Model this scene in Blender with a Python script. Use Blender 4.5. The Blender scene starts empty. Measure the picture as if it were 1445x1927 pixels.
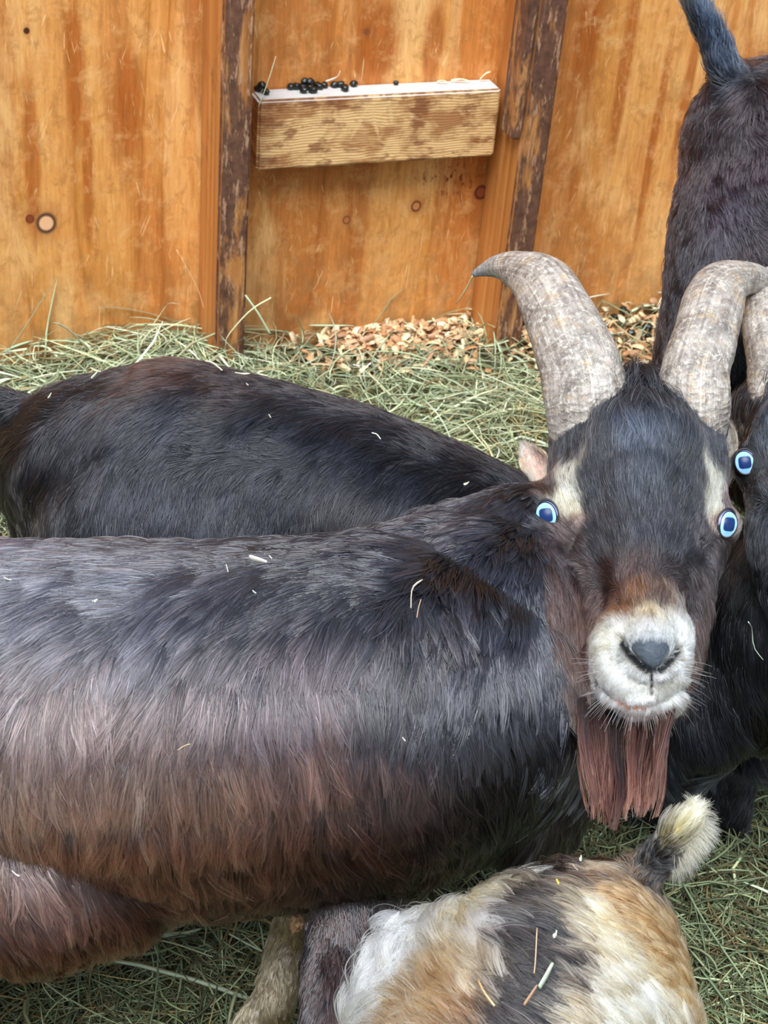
import bpy, bmesh, math, random
import numpy as np
from mathutils import Vector, Matrix
from mathutils.bvhtree import BVHTree
from mathutils.kdtree import KDTree

S = bpy.context.scene
COL = S.collection
rng = np.random.default_rng(7)
random.seed(7)
DENS = 1.0            # fur density

# ------------------------------------------------------------------ camera
TH, RO, FPX, CAMH = math.radians(34.0), math.radians(5.37), 3057.0, 1.18
F = np.array([0, math.cos(TH), -math.sin(TH)])
U0 = np.array([0, math.sin(TH), math.cos(TH)])
R0 = np.array([1.0, 0, 0])
CR = R0*math.cos(RO) + U0*math.sin(RO)
CU = -R0*math.sin(RO) + U0*math.cos(RO)
CP = np.array([0, 0, CAMH])
cd = bpy.data.cameras.new('camera')
cam = bpy.data.objects.new('camera', cd)
COL.objects.link(cam)
M = Matrix.Identity(4)
for i in range(3):
    M[i][0], M[i][1], M[i][2], M[i][3] = CR[i], CU[i], -F[i], CP[i]
cam.matrix_world = M
cd.sensor_fit = 'HORIZONTAL'; cd.sensor_width = 36; cd.lens = FPX/1445*36
cd.clip_start = 0.02
cd.dof.use_dof = True; cd.dof.focus_distance = 1.16; cd.dof.aperture_fstop = 32
S.camera = cam

# ------------------------------------------------------------------ light
S.view_settings.view_transform = 'Standard'
S.view_settings.look = 'None'
S.view_settings.gamma = 1
S.view_settings.use_curve_mapping = False
S.view_settings.exposure = 0.84
w = bpy.data.worlds.new('world'); S.world = w; w.use_nodes = True
nt = w.node_tree; nt.nodes.clear()
wo = nt.nodes.new('ShaderNodeOutputWorld'); bg = nt.nodes.new('ShaderNodeBackground')
tc = nt.nodes.new('ShaderNodeTexCoord'); sx = nt.nodes.new('ShaderNodeSeparateXYZ')
cr = nt.nodes.new('ShaderNodeValToRGB')
e = cr.color_ramp.elements
e[0].position = 0.45; e[0].color = (0.30, 0.30, 0.27, 1)
e[1].position = 0.95; e[1].color = (0.60, 0.86, 1.25, 1)
n_ = e.new(0.56); n_.color = (0.80, 0.87, 0.95, 1)
mp = nt.nodes.new('ShaderNodeMapRange')
mp.inputs[1].default_value = -1; mp.inputs[2].default_value = 1
nt.links.new(tc.outputs['Generated'], sx.inputs[0]); nt.links.new(sx.outputs['Z'], mp.inputs[0])
nt.links.new(mp.outputs[0], cr.inputs[0]); nt.links.new(cr.outputs[0], bg.inputs[0])
bg.inputs[1].default_value = 0.62
nt.links.new(bg.outputs[0], wo.inputs[0])
sd = bpy.data.lights.new('sun', 'SUN'); sd.energy = 3.4; sd.angle = math.radians(38)
sd.color = (0.95, 0.98, 1.0)
sun = bpy.data.objects.new('sun', sd); COL.objects.link(sun)
sun.location = (0, 0, 3)
sun.rotation_euler = Vector((-0.10, -0.43, 0.90)).to_track_quat('Z', 'Y').to_euler()

# ------------------------------------------------------------------ helpers
def hexc(h):
    c = [int(h[i:i+2], 16)/255 for i in (0, 2, 4)]
    return np.array([x/12.92 if x <= .04045 else ((x+.055)/1.055)**2.4 for x in c])

def U(px, py, Z):
    """world point seen at a pixel, Z metres along the optical axis"""
    return CP + F*Z + CR*((px-722.5)*Z/FPX) - CU*((py-963.5)*Z/FPX)

def proj(P):
    D = np.asarray(P) - CP
    z = D@F
    return 722.5+FPX*(D@CR)/z, 963.5-FPX*(D@CU)/z, z

def tag(o, label=None, cat=None, group=None, kind=None):
    if label: o['label'] = label
    if cat: o['category'] = cat
    if group: o['group'] = group
    if kind: o['kind'] = kind
    return o

def empty(name, loc=(0, 0, 0)):
    o = bpy.data.objects.new(name, None); COL.objects.link(o); o.location = loc
    o.empty_display_size = .05
    return o

def link(name, data, mat=None, parent=None):
    o = bpy.data.objects.new(name, data); COL.objects.link(o)
    if mat is not None: data.materials.append(mat)
    if parent is not None:
        o.parent = parent
        o.matrix_parent_inverse = Matrix.Translation(-Vector(parent.location))
    return o

def np_mesh(name, V, Q, cols=None, smooth=True):
    """mesh from vertices and an (n,k) face array"""
    V = np.asarray(V, np.float32); Q = np.asarray(Q, np.int32)
    me = bpy.data.meshes.new(name)
    n, k = Q.shape
    me.vertices.add(len(V)); me.vertices.foreach_set('co', V.ravel())
    me.loops.add(n*k); me.loops.foreach_set('vertex_index', Q.ravel())
    me.polygons.add(n)
    me.polygons.foreach_set('loop_start', np.arange(0, n*k, k, dtype=np.int32))
    me.update(calc_edges=True)
    if smooth: me.polygons.foreach_set('use_smooth', np.ones(n, bool))
    if cols is not None: set_col(me, cols)
    me.validate()
    return me

def set_col(me, cols, name='col'):
    a = me.attributes.get(name) or me.attributes.new(name, 'FLOAT_COLOR', 'POINT')
    c = np.ones((len(cols), 4), np.float32); c[:, :3] = cols
    a.data.foreach_set('color', c.ravel())

def sweep(path, radii, seg=16, ratio=1.0, up=(0, 0, 1), ridge=None):
    """tube along a path, closed ends; radii may be (a,b) pairs"""
    P = [Vector(p) for p in path]
    V = []; Fc = []
    n = len(P)
    up = Vector(up)
    for i in range(n):
        t = (P[min(i+1, n-1)] - P[max(i-1, 0)]).normalized()
        a = up.cross(t)
        a = a.normalized() if a.length > 1e-6 else Vector((1, 0, 0))
        b = t.cross(a).normalized()
        r = radii[i]
        ra, rb = r if isinstance(r, tuple) else (r, r*ratio)
        for k in range(seg):
            an = 2*math.pi*k/seg
            q = 1.0
            if ridge: q = ridge(i/(n-1), an)
            V.append(P[i] + a*(math.cos(an)*ra*q) + b*(math.sin(an)*rb*q))
    for i in range(n-1):
        for k in range(seg):
            Fc.append((i*seg+k, i*seg+(k+1) % seg, (i+1)*seg+(k+1) % seg, (i+1)*seg+k))
    Fc.append(tuple(range(seg))[::-1]); Fc.append(tuple((n-1)*seg+k for k in range(seg)))
    me = bpy.data.meshes.new('m'); me.from_pydata([tuple(v) for v in V], [], Fc)
    for p in me.polygons: p.use_smooth = True
    return me

def catmull(pts, n):
    P = np.array(pts, float); k = len(P)
    out = []
    for i in range(n):
        t = i/(n-1)*(k-1); j = min(int(t), k-2); f = t-j
        p0 = P[max(j-1, 0)]; p1 = P[j]; p2 = P[j+1]; p3 = P[min(j+2, k-1)]
        out.append(.5*((2*p1)+(-p0+p2)*f+(2*p0-5*p1+4*p2-p3)*f*f+(-p0+3*p1-3*p2+p3)*f**3))
    return np.array(out)

def vnoise(P, freq, seed=0, octs=3):
    """cheap smooth noise in -1..1 (sum of rotated sines)"""
    r = np.random.default_rng(seed); out = np.zeros(len(P)); amp = 1; tot = 0
    for o in range(octs):
        for k in range(4):
            d = r.normal(size=3); d /= np.linalg.norm(d)
            d2 = r.normal(size=3)*.6
            out += amp*np.sin(P@(d*freq*2*np.pi)+r.uniform(0, 6.3)+1.3*np.sin(P@(d2*freq*3)+r.uniform(0, 6.3)))
        tot += amp*2.2; amp *= .55; freq *= 2.1
    return np.clip(out/tot, -1.3, 1.3)

# ------------------------------------------------------------------ materials
class NT:
    def __init__(s, name):
        s.m = bpy.data.materials.new(name); s.m.use_nodes = True
        s.t = s.m.node_tree; s.b = s.t.nodes['Principled BSDF']
    def n(s, typ, **kw):
        x = s.t.nodes.new(typ)
        for k, v in kw.items(): setattr(x, k, v)
        return x
    def l(s, a, b): s.t.links.new(a, b)
    def set(s, node, **kw):
        for k, v in kw.items():
            i = node.inputs[k.replace('_', ' ')]
            i.default_value = v
    def noise(s, vec, scale, detail=4, rough=.55, dist=0):
        x = s.n('ShaderNodeTexNoise'); x.inputs['Scale'].default_value = scale
        x.inputs['Detail'].default_value = detail; x.inputs['Roughness'].default_value = rough
        x.inputs['Distortion'].default_value = dist
        s.l(vec, x.inputs['Vector']); return x.outputs['Fac']
    def ramp(s, fac, stops, interp='LINEAR'):
        x = s.n('ShaderNodeValToRGB'); e = x.color_ramp.elements; x.color_ramp.interpolation = interp
        while len(e) < len(stops): e.new(.5)
        for i, (p, c) in enumerate(stops):
            e[i].position = p
            c = hexc(c) if isinstance(c, str) else (np.array([c]*3) if np.isscalar(c) else np.array(c))
            e[i].color = (*c[:3], 1)
        s.l(fac, x.inputs[0]); return x.outputs[0]
    def mix(s, fac, a, b, mode='MIX'):
        x = s.n('ShaderNodeMix', data_type='RGBA', blend_type=mode)
        for v, i in ((fac, 0), (a, 6), (b, 7)):
            if isinstance(v, (int, float)): x.inputs[i].default_value = v
            elif isinstance(v, str): x.inputs[i].default_value = (*hexc(v), 1)
            else: s.l(v, x.inputs[i])
        return x.outputs[2]
    def math(s, op, a, b=0.0, clamp=False):
        x = s.n('ShaderNodeMath', operation=op); x.use_clamp = clamp
        for v, i in ((a, 0), (b, 1)):
            if isinstance(v, (int, float)): x.inputs[i].default_value = v
            else: s.l(v, x.inputs[i])
        return x.outputs[0]
    def map(s, vec, scale=(1, 1, 1), loc=(0, 0, 0), rot=(0, 0, 0)):
        x = s.n('ShaderNodeMapping'); x.inputs['Scale'].default_value = scale
        x.inputs['Location'].default_value = loc; x.inputs['Rotation'].default_value = rot
        s.l(vec, x.inputs[0]); return x.outputs[0]
    def bump(s, h, strength=.3, dist=.002):
        x = s.n('ShaderNodeBump'); x.inputs['Strength'].default_value = strength
        x.inputs['Distance'].default_value = dist
        s.l(h, x.inputs['Height']); s.l(x.outputs[0], s.b.inputs['Normal'])

def spot(m, vec, c, rx, rz, soft=.5):
    """1 inside an ellipse in the object's x-z plane, fading out"""
    v = m.map(vec, scale=(1/rx, 0, 1/rz), loc=(-c[0]/rx, 0, -c[1]/rz))
    x = m.n('ShaderNodeVectorMath', operation='LENGTH'); m.l(v, x.inputs[0])
    return m.math('MULTIPLY', m.math('SUBTRACT', 1.0, x.outputs['Value']), 1/soft, True)

def plain(name, col, rough=.6, spec=.5):
    m = NT(name); m.b.inputs['Base Color'].default_value = (*hexc(col), 1)
    m.b.inputs['Roughness'].default_value = rough
    m.b.inputs['Specular IOR Level'].default_value = spec
    return m.m

def attr_mat(name, rough=.7, bumpscale=0, transl=0, var=.0):
    m = NT(name); a = m.n('ShaderNodeAttribute', attribute_name='col')
    c = a.outputs['Color']
    if var:
        tcn = m.n('ShaderNodeTexCoord')
        nz = m.noise(tcn.outputs['Object'], 60, 3)
        c = m.mix(var, c, m.ramp(nz, [(.3, .15), (.7, .9)]), 'OVERLAY')
    m.l(c, m.b.inputs['Base Color'])
    m.b.inputs['Roughness'].default_value = rough
    if bumpscale:
        tcn = m.n('ShaderNodeTexCoord')
        m.bump(m.noise(tcn.outputs['Object'], bumpscale, 3), .4, .001)
    return m.m

def mat_hair(name, rough=.32, rr=.5, coat=0.0, ior=1.6):
    m = NT(name); m.t.nodes.remove(m.b)
    out = m.t.nodes['Material Output']
    h = m.n('ShaderNodeBsdfHairPrincipled'); h.model = 'CHIANG'; h.parametrization = 'COLOR'
    a = m.n('ShaderNodeAttribute', attribute_name='col')
    m.l(a.outputs['Color'], h.inputs['Color'])
    h.inputs['Roughness'].default_value = rough
    h.inputs['Radial Roughness'].default_value = rr
    h.inputs['Coat'].default_value = coat
    h.inputs['Random Roughness'].default_value = .2
    h.inputs['IOR'].default_value = ior
    m.l(h.outputs[0], out.inputs['Surface'])
    return m.m

# ------------------------------------------------------------------ wall frame
PS, WD = math.radians(22.618), 1.8347
wu = np.array([math.cos(PS), math.sin(PS), 0]); wn = np.array([math.sin(PS), -math.cos(PS), 0])
WB = CP - wn*WD; WB[2] = 0
WMAT = Matrix(((wu[0], -wn[0], 0, WB[0]), (wu[1], -wn[1], 0, WB[1]), (0, 0, 1, 0), (0, 0, 0, 1)))  # local x along wall, y into it, z up
def W(s, o, z): return WB + wu*s + wn*o + np.array([0, 0, z])
def s_at(px, py, o=0.0):
    d = F + CR*((px-722.5)/FPX) - CU*((py-963.5)/FPX)
    t = (WB + wn*o - CP)@wn/(d@wn)
    P = CP + d*t
    return (P-WB)@wu, P[2]

def wood_ply(name, knots, streaks, seed):
    m = NT(name); tcn = m.n('ShaderNodeTexCoord'); v = tcn.outputs['Object']
    vv = m.map(v, loc=(seed*1.7, seed*.6, seed*.9))
    warp = m.noise(m.map(vv, scale=(5, 1, 1.6)), 1.0, 3, .5)
    # cathedral grain: contour lines of a stretched noise field
    fld = m.noise(m.map(vv, scale=(5.5, 1, .8)), 1.0, 1.5, .4, .25)
    rings = m.math('FRACT', m.math('MULTIPLY', fld, 7.0))
    ringm = m.ramp(rings, [(0, 'a8682c'), (.05, 'bb7a38'), (.5, 'cc8e4c'), (.90, 'c58444'), (1, 'ab6c30')])
    broad = m.noise(m.map(vv, scale=(8, 1, .7)), 1.0, 2, .45, .4)
    base = m.mix(m.ramp(broad, [(.50, 0.0), (.56, .7)]), ringm, m.ramp(rings, [(0, '9a5220'), (.5, 'b4682c'), (1, 'a05824')]))
    light = m.noise(m.map(vv, scale=(13, 1, 3.0), loc=(3, 0, 1)), 1.0, 5, .62, .5)
    base = m.mix(m.ramp(light, [(.50, 0.0), (.66, .8)]), base, 'dcaa6c')
    # darker amber patches
    dk = m.noise(m.map(vv, scale=(14, 1, 1.8), loc=(9, 0, 4)), 1.0, 2, .5, .5)
    base = m.mix(m.ramp(dk, [(.58, 0.0), (.66, .6)]), base, '94501f')
    for (x, z, rx, rz) in streaks:
        sp = spot(m, v, (x, z), rx, rz, .45)
        base = m.mix(m.math('MULTIPLY', sp, .80), base, '9c5018')
    # fine fibre
    fib = m.noise(m.map(v, scale=(210, 10, 22)), 1.0, 4, .7)
    base = m.mix(.30, base, m.ramp(fib, [(.3, .12), (.72, .95)]), 'OVERLAY')
    # rubbed pale and grimy blotches
    gr = m.noise(v, 24, 8, .75, .3)
    base = m.mix(m.ramp(gr, [(.50, 0.0), (.66, .6)]), base, 'd8a468')
    g2 = m.noise(m.map(v, scale=(1, 1, .6), loc=(7, 1, 2)), 48, 6, .75, .6)
    base = m.mix(m.ramp(g2, [(.52, 0.0), (.62, .45)]), base, '96602c')
    gm = m.noise(m.map(v, scale=(1, 1, 1), loc=(5, 2, 8)), 26, 5, .7)
    base = m.mix(m.ramp(gm, [(.60, 0.0), (.74, .55)]), base, '6e4522')
    for k_, (rot, sc_) in enumerate([(1.2, 30), (-1.35, 38), (1.52, 24)]):
        sv = m.map(m.map(v, rot=(0, rot, 0), loc=(k_, 0, k_)), scale=(10, 1, 420))
        sn_ = m.noise(sv, 1.0, 1, .5, .3)
        gate = m.noise(m.map(v, loc=(k_*3, 1, 2)), sc_, 2)
        f_ = m.math('MULTIPLY', m.ramp(sn_, [(.66, 0.0), (.70, .7)]), m.ramp(gate, [(.55, 0.0), (.62, 1.0)]))
        base = m.mix(f_, base, 'e6bc84')
    fleck = m.math('MULTIPLY', spot(m, v, FLK, .060, .035, .6), m.ramp(m.noise(m.map(v, scale=(150, 1, 90)), 1.0, 2), [(.58, 0.0), (.62, 1.0)]))
    base = m.mix(fleck, base, '7a3a1c')
    for (x, z, r, c1, c2) in knots:
        halo = spot(m, v, (x, z), r*2.4, r*3.6, .8)
        base = m.mix(m.math('MULTIPLY', halo, .5), base, '8a481c')
        ring = spot(m, v, (x, z), r*1.35, r*1.5, .25)
        base = m.mix(ring, base, c2)
        core = spot(m, v, (x, z), r*.92, r*1.0, .25)
        base = m.mix(core, base, c1)
    # soiling low down, where bedding rubs
    sz = m.n('ShaderNodeSeparateXYZ'); m.l(v, sz.inputs[0])
    low = m.math('MULTIPLY', m.ramp(sz.outputs['Z'], [(.14, .9), (.30, 0.0)]), m.ramp(m.noise(v, 30, 4, .7), [(.4, 0.0), (.6, .7)]))
    base = m.mix(low, base, '8a6a44')
    hs = m.n('ShaderNodeHueSaturation'); hs.inputs['Hue'].default_value = .500; hs.inputs['Value'].default_value = 1.20; hs.inputs['Saturation'].default_value = 1.0; m.l(base, hs.inputs['Color']); base = hs.outputs[0]
    m.l(base, m.b.inputs['Base Color'])
    m.b.inputs['Roughness'].default_value = .5
    m.b.inputs['Specular IOR Level'].default_value = .35
    m.bump(m.math('ADD', fib, m.math('MULTIPLY', gr, .5)), .25, .0015)
    return m.m

def wood_stud(name, seed, dark=.5):
    m = NT(name); tcn = m.n('ShaderNodeTexCoord'); v = tcn.outputs['Object']
    vv = m.map(v, loc=(seed, seed*2, seed*.3))
    base = m.ramp(m.noise(m.map(vv, scale=(60, 60, 3)), 1, 4, .6), [(.3, '6b3e1c'), (.5, 'a4672f'), (.7, 'c98f55')])
    blot = m.noise(m.map(vv, scale=(34, 34, 7)), 1.0, 5, .72, .4)
    base = m.mix(m.ramp(blot, [(dark-.06, 0.0), (dark+.04, .92)]), base, m.ramp(m.noise(vv, 90, 3), [(.3, '38221c'), (.7, '6a4534')]))
    chips = m.noise(m.map(vv, scale=(150, 150, 34), loc=(4, 4, 4)), 1.0, 4, .7)
    base = m.mix(m.ramp(chips, [(.56, 0.0), (.64, .8)]), base, 'b58a68')
    m.l(base, m.b.inputs['Base Color'])
    m.b.inputs['Roughness'].default_value = .62
    m.bump(chips, .6, .002)
    return m.m

def wood_side(name):
    m = NT(name); tcn = m.n('ShaderNodeTexCoord'); v = tcn.outputs['Object']
    base = m.ramp(m.noise(m.map(v, scale=(40, 60, 2.2)), 1, 4, .6, .3), [(.3, '9b5a25'), (.55, 'c07c3c'), (.75, 'cf9557')])
    g = m.noise(v, 24, 5, .7)
    base = m.mix(m.ramp(g, [(.55, 0.0), (.72, .6)]), base, '7d4c22')
    m.l(base, m.b.inputs['Base Color']); m.b.inputs['Roughness'].default_value = .55
    m.bump(g, .3, .001)
    return m.m

def wood_block():
    m = NT('pine_block'); tcn = m.n('ShaderNodeTexCoord'); v = tcn.outputs['Object']
    gx = m.map(v, scale=(5, 20, 60))
    dist = m.noise(gx, 1.0, 3, .5, .6)
    wv = m.n('ShaderNodeTexWave', wave_type='BANDS', bands_direction='Z')
    wv.inputs['Scale'].default_value = 90; wv.inputs['Distortion'].default_value = 11
    wv.inputs['Detail'].default_value = 2; wv.inputs['Detail Scale'].default_value = .35
    m.l(m.map(v, scale=(.5, 1, 1)), wv.inputs['Vector'])
    base = m.ramp(wv.outputs['Fac'], [(0, 'c9955a'), (.5, 'deb074'), (1, 'ecc890')])
    bl = m.noise(m.map(v, scale=(10, 10, 22)), 1.6, 4, .65, .4)
    base = m.mix(m.ramp(bl, [(.44, 0.0), (.60, .85)]), base, '9c6234')
    bl2 = m.noise(m.map(v, scale=(30, 10, 60), loc=(2, 2, 2)), 1.0, 4, .65)
    base = m.mix(m.ramp(bl2, [(.52, 0.0), (.62, .75)]), base, '7c4524')
    sz = m.n('ShaderNodeSeparateXYZ'); m.l(v, sz.inputs[0])
    for (cx_, cz_, rx_, rz_, an_) in [(-.028, .012, .0035, .030, -.45), (-.008, .008, .0030, .022, .35), (.012, .018, .003, .016, .2)]:
        vr = m.map(m.map(v, loc=(-cx_, 0, -cz_)), rot=(0, an_, 0))
        base = m.mix(m.math('MULTIPLY', spot(m, vr, (0, 0), rx_, rz_, .5), .8), base, 'dcb27a')
    # dust-bleached top
    geo = m.n('ShaderNodeNewGeometry'); sn = m.n('ShaderNodeSeparateXYZ'); m.l(geo.outputs['Normal'], sn.inputs[0])
    topm = m.ramp(sn.outputs['Z'], [(.5, 0.0), (.8, 1.0)])
    dust = m.ramp(m.noise(m.map(v, scale=(10, 26, 1)), 1, 3, .6), [(.25, 'b0aaa4'), (.5, 'c6c2bc'), (.75, 'd2cecb')])
    base = m.mix(topm, base, dust)
    edge = m.math('MULTIPLY', m.ramp(sz.outputs['Z'], [(.030, 0.0), (.043, .7)]), m.ramp(m.noise(v, 70, 3), [(.45, 0.0), (.55, 1.0)]))
    edge = m.math('MULTIPLY', edge, m.math('SUBTRACT', 1.0, topm))
    base = m.mix(edge, base, '74452a')
    m.l(base, m.b.inputs['Base Color']); m.b.inputs['Roughness'].default_value = .6
    m.bump(m.math('ADD', wv.outputs['Fac'], bl2), .25, .001)
    return m.m

def box_obj(name, x0, x1, y0, y1, z0, z1, mat, bev=.002, parent=None, jitter=0, local=True):
    """box in the wall's frame (x along, y out of the wall towards the room, z up)"""
    cx, cy, cz = (x0+x1)/2, (y0+y1)/2, (z0+z1)/2
    bm = bmesh.new(); bmesh.ops.create_cube(bm, size=1)
    for v in bm.verts: v.co = Vector((v.co.x*(x1-x0), -v.co.y*(y1-y0), v.co.z*(z1-z0)))
    bmesh.ops.recalc_face_normals(bm, faces=bm.faces)
    if bev: bmesh.ops.bevel(bm, geom=list(bm.edges), offset=bev, segments=2, affect='EDGES')
    me = bpy.data.meshes.new(name); bm.to_mesh(me); bm.free()
    o = link(name, me, mat)
    o.matrix_world = WMAT @ Matrix.Translation((cx, -cy, cz))
    return o

# ================================================================== SETTING
def wpt(px, py): 
    s, z = s_at(px, py); return s, z
kn = []
for (px, py, r, c1, c2) in [(87, 420, .0105, 'd9a57a', '4f3426'), (652, 414, .0045, 'a8683c', '7a4020'), (783, 388, .006, 'b67a48', '6b2e1a'),
                            (905, 362, .008, '7e3d20', '4d2016'), (56, 412, .0045, '7c3a22', '6c3018'), (50, 58, .003, '3d2010', '5d3418'),
                            (1395, 470, .008, '7e3d20', '4d2016'), (690, 60, .004, '7a4326', '8c4c20')]:
    s, z = wpt(px, py); kn.append((s, z, r, c1, c2))
stk = []
for (px, py, rx, rz) in [(140, 130, .014, .11), (243, 190, .020, .085), (715, 75, .034, .065), (815, 85, .018, .07), (165, 330, .008, .12),
                         (60, 300, .012, .13), (1105, 70, .020, .09), (1175, 130, .012, .16), (1290, 190, .010, .16), (1230, 260, .008, .18)]:
    s, z = wpt(px, py); stk.append((s, z, rx, rz))
FLK = s_at(845, 335)
ply = wood_ply('plywood', kn, stk, 1.0)

def wall_panel(name, s0, s1, z0, z1, th=.016, off=0.0, mat=ply):
    bm = bmesh.new()
    bmesh.ops.create_cube(bm, size=1)
    for v in bm.verts: v.co = Vector((s0+(v.co.x+.5)*(s1-s0), -off+(v.co.y+.5)*th, z0+(v.co.z+.5)*(z1-z0)))
    me = bpy.data.meshes.new(name); bm.to_mesh(me); bm.free()
    o = link(name, me, mat); o.matrix_world = WMAT
    return tag(o, kind='structure')

Z0C = CAMH-.6881            # top of the shelf block
S0, LC, SL, SR = .5386, .3154, .478, .8644
wall_panel('wall_back', -1.3, 2.6, -.02, 1.75)
studm = wood_stud('worn_stud', 1.3, .44); studm2 = wood_stud('worn_stud_b', 6.1, .42); sidem = wood_side('stud_side')
def stud(name, s, m1, wdt=.038, dep=.089):
    o = box_obj(name, s, s+wdt, 0.0, dep, 0, 1.75, m1, .003)
    o.data.materials.append(sidem)
    for p in o.data.polygons:
        if abs(p.normal.x) > .7: p.material_index = 1
    return tag(o, kind='structure')
stud('trim_1', SL, studm); stud('trim_2', SR, studm2, .040)
stud('trim_3', SL-.42, studm); 
# thin batten nailed to the left corner of the second stud, cut off short
sb, zb = s_at(985, 262, .089)
tag(box_obj('trim_4', SR-.013, SR-.0005, .050, .090, zb, 1.75, studm, .002), kind='structure')
# floor
bm = bmesh.new(); bmesh.ops.create_grid(bm, x_segments=2, y_segments=2, size=3)
me = bpy.data.meshes.new('floor'); bm.to_mesh(me); bm.free()
fl = link('floor', me, plain('floor_boards', '6b5238', .9)); fl.location = (0, 1.2, 0); tag(fl, kind='structure')

# hay surface height
def hay_h(x, y):
    x = np.asarray(x, float); y = np.asarray(y, float)
    dist = -((x-WB[0])*-wn[0] + (y-WB[1])*-wn[1])      # distance out from the wall
    t = np.clip((1.05-dist)/.75, 0, 1); t = t*t*(3-2*t)
    h = .02 + .125*t
    h += .012*np.sin(7*x+1.3)*np.sin(6*y+.4) + .006*np.sin(19*x+2)*np.sin(17*y+1)
    # heaped along the wall foot on the left, hollow with shavings mid-wall
    sx_ = (x-WB[0])*wu[0]+(y-WB[1])*wu[1]
    h += .035*np.exp(-((sx_-.42)/.12)**2)*np.exp(-((dist-.10)/.12)**2)
    h += .045*np.exp(-((sx_-.80)/.22)**2)*np.exp(-((dist-.42)/.20)**2)
    return h

def to_wall(V):
    D = V-WB[None]; return np.stack([D@wu, -(D@wn), D[:, 2]], -1)

def ground_mesh():
    nx, ny = 150, 130
    A_, B_ = np.meshgrid(np.linspace(-1.1, 2.2, nx), np.linspace(.004, 2.2, ny))
    X = WB[0]+wu[0]*A_+wn[0]*B_; Y = WB[1]+wu[1]*A_+wn[1]*B_
    Zh = hay_h(X, Y)-.008
    V = np.stack([X, Y, Zh], -1).reshape(-1, 3)
    idx = np.arange(nx*ny).reshape(ny, nx)
    Q = np.stack([idx[:-1, :-1], idx[1:, :-1], idx[1:, 1:], idx[:-1, 1:]], -1).reshape(-1, 4)
    return np_mesh('bedding', to_wall(V), Q)
gm = NT('bedding'); tcn = gm.n('ShaderNodeTexCoord')
gcol = gm.ramp(gm.noise(tcn.outputs['Object'], 60, 5, .7), [(.3, '1e1a10'), (.5, '4b4428'), (.7, '7c7448')])
gm.l(gcol, gm.b.inputs['Base Color']); gm.b.inputs['Roughness'].default_value = .95
bed = link('bedding', ground_mesh(), gm.m); bed.matrix_world = WMAT
tag(bed, 'packed layer of old bedding under the loose green hay', 'bedding', kind='stuff')

# ================================================================== GOAT BODIES
_bm = bmesh.new(); bmesh.ops.create_icosphere(_bm, subdivisions=3, radius=1)
ICOV = np.array([v.co[:] for v in _bm.verts]); ICOF = np.array([[v.index for v in f.verts] for f in _bm.faces]); _bm.free()

def P3(p):
    """(px,py,Z,rpx) -> world centre and radius;  ('w',x,y,z,r) stays"""
    if p[0] == 'w': return np.array(p[1:4], float), p[4]
    return U(p[0], p[1], p[2]), p[3]*p[2]/FPX

def blob_body(name, chains, voxel=.005, smooth=8, fac=.6, scale_axes=None):
    Vs = []; Fs = []; off = 0
    for ch in chains:
        pr = [P3(p) for p in ch]
        if len(pr) == 1: pts = pr
        else:
            pts = []
            for (a, ra), (b, rb) in zip(pr[:-1], pr[1:]):
                n = max(2, int(np.linalg.norm(a-b)/(.22*min(ra, rb)))+1)
                for i in range(n):
                    t = i/n; pts.append((a+(b-a)*t, ra+(rb-ra)*t))
            pts.append(pr[-1])
        for c, r in pts:
            Vs.append(c+ICOV*r); Fs.append(ICOF+off); off += len(ICOV)
    me = np_mesh('tmp', np.concatenate(Vs), np.concatenate(Fs))
    o = bpy.data.objects.new('tmp', me); COL.objects.link(o)
    rm = o.modifiers.new('r', 'REMESH'); rm.mode = 'VOXEL'; rm.voxel_size = voxel; rm.use_smooth_shade = True
    sm = o.modifiers.new('s', 'SMOOTH'); sm.factor = fac; sm.iterations = smooth
    dg = bpy.context.evaluated_depsgraph_get(); dg.update()
    out = bpy.data.meshes.new_from_object(o.evaluated_get(dg)); out.name = name
    bpy.data.objects.remove(o); bpy.data.meshes.remove(me)
    for p in out.polygons: p.use_smooth = True
    return out

def verts_of(me):
    a = np.empty(len(me.vertices)*3, np.float32); me.vertices.foreach_get('co', a); return a.reshape(-1, 3).astype(float)
def norms_of(me):
    a = np.empty(len(me.vertices)*3, np.float32); me.vertex_normals.foreach_get('vector', a); return a.reshape(-1, 3).astype(float)
def put_verts(me, V): me.vertices.foreach_set('co', V.astype(np.float32).ravel()); me.update()

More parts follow.
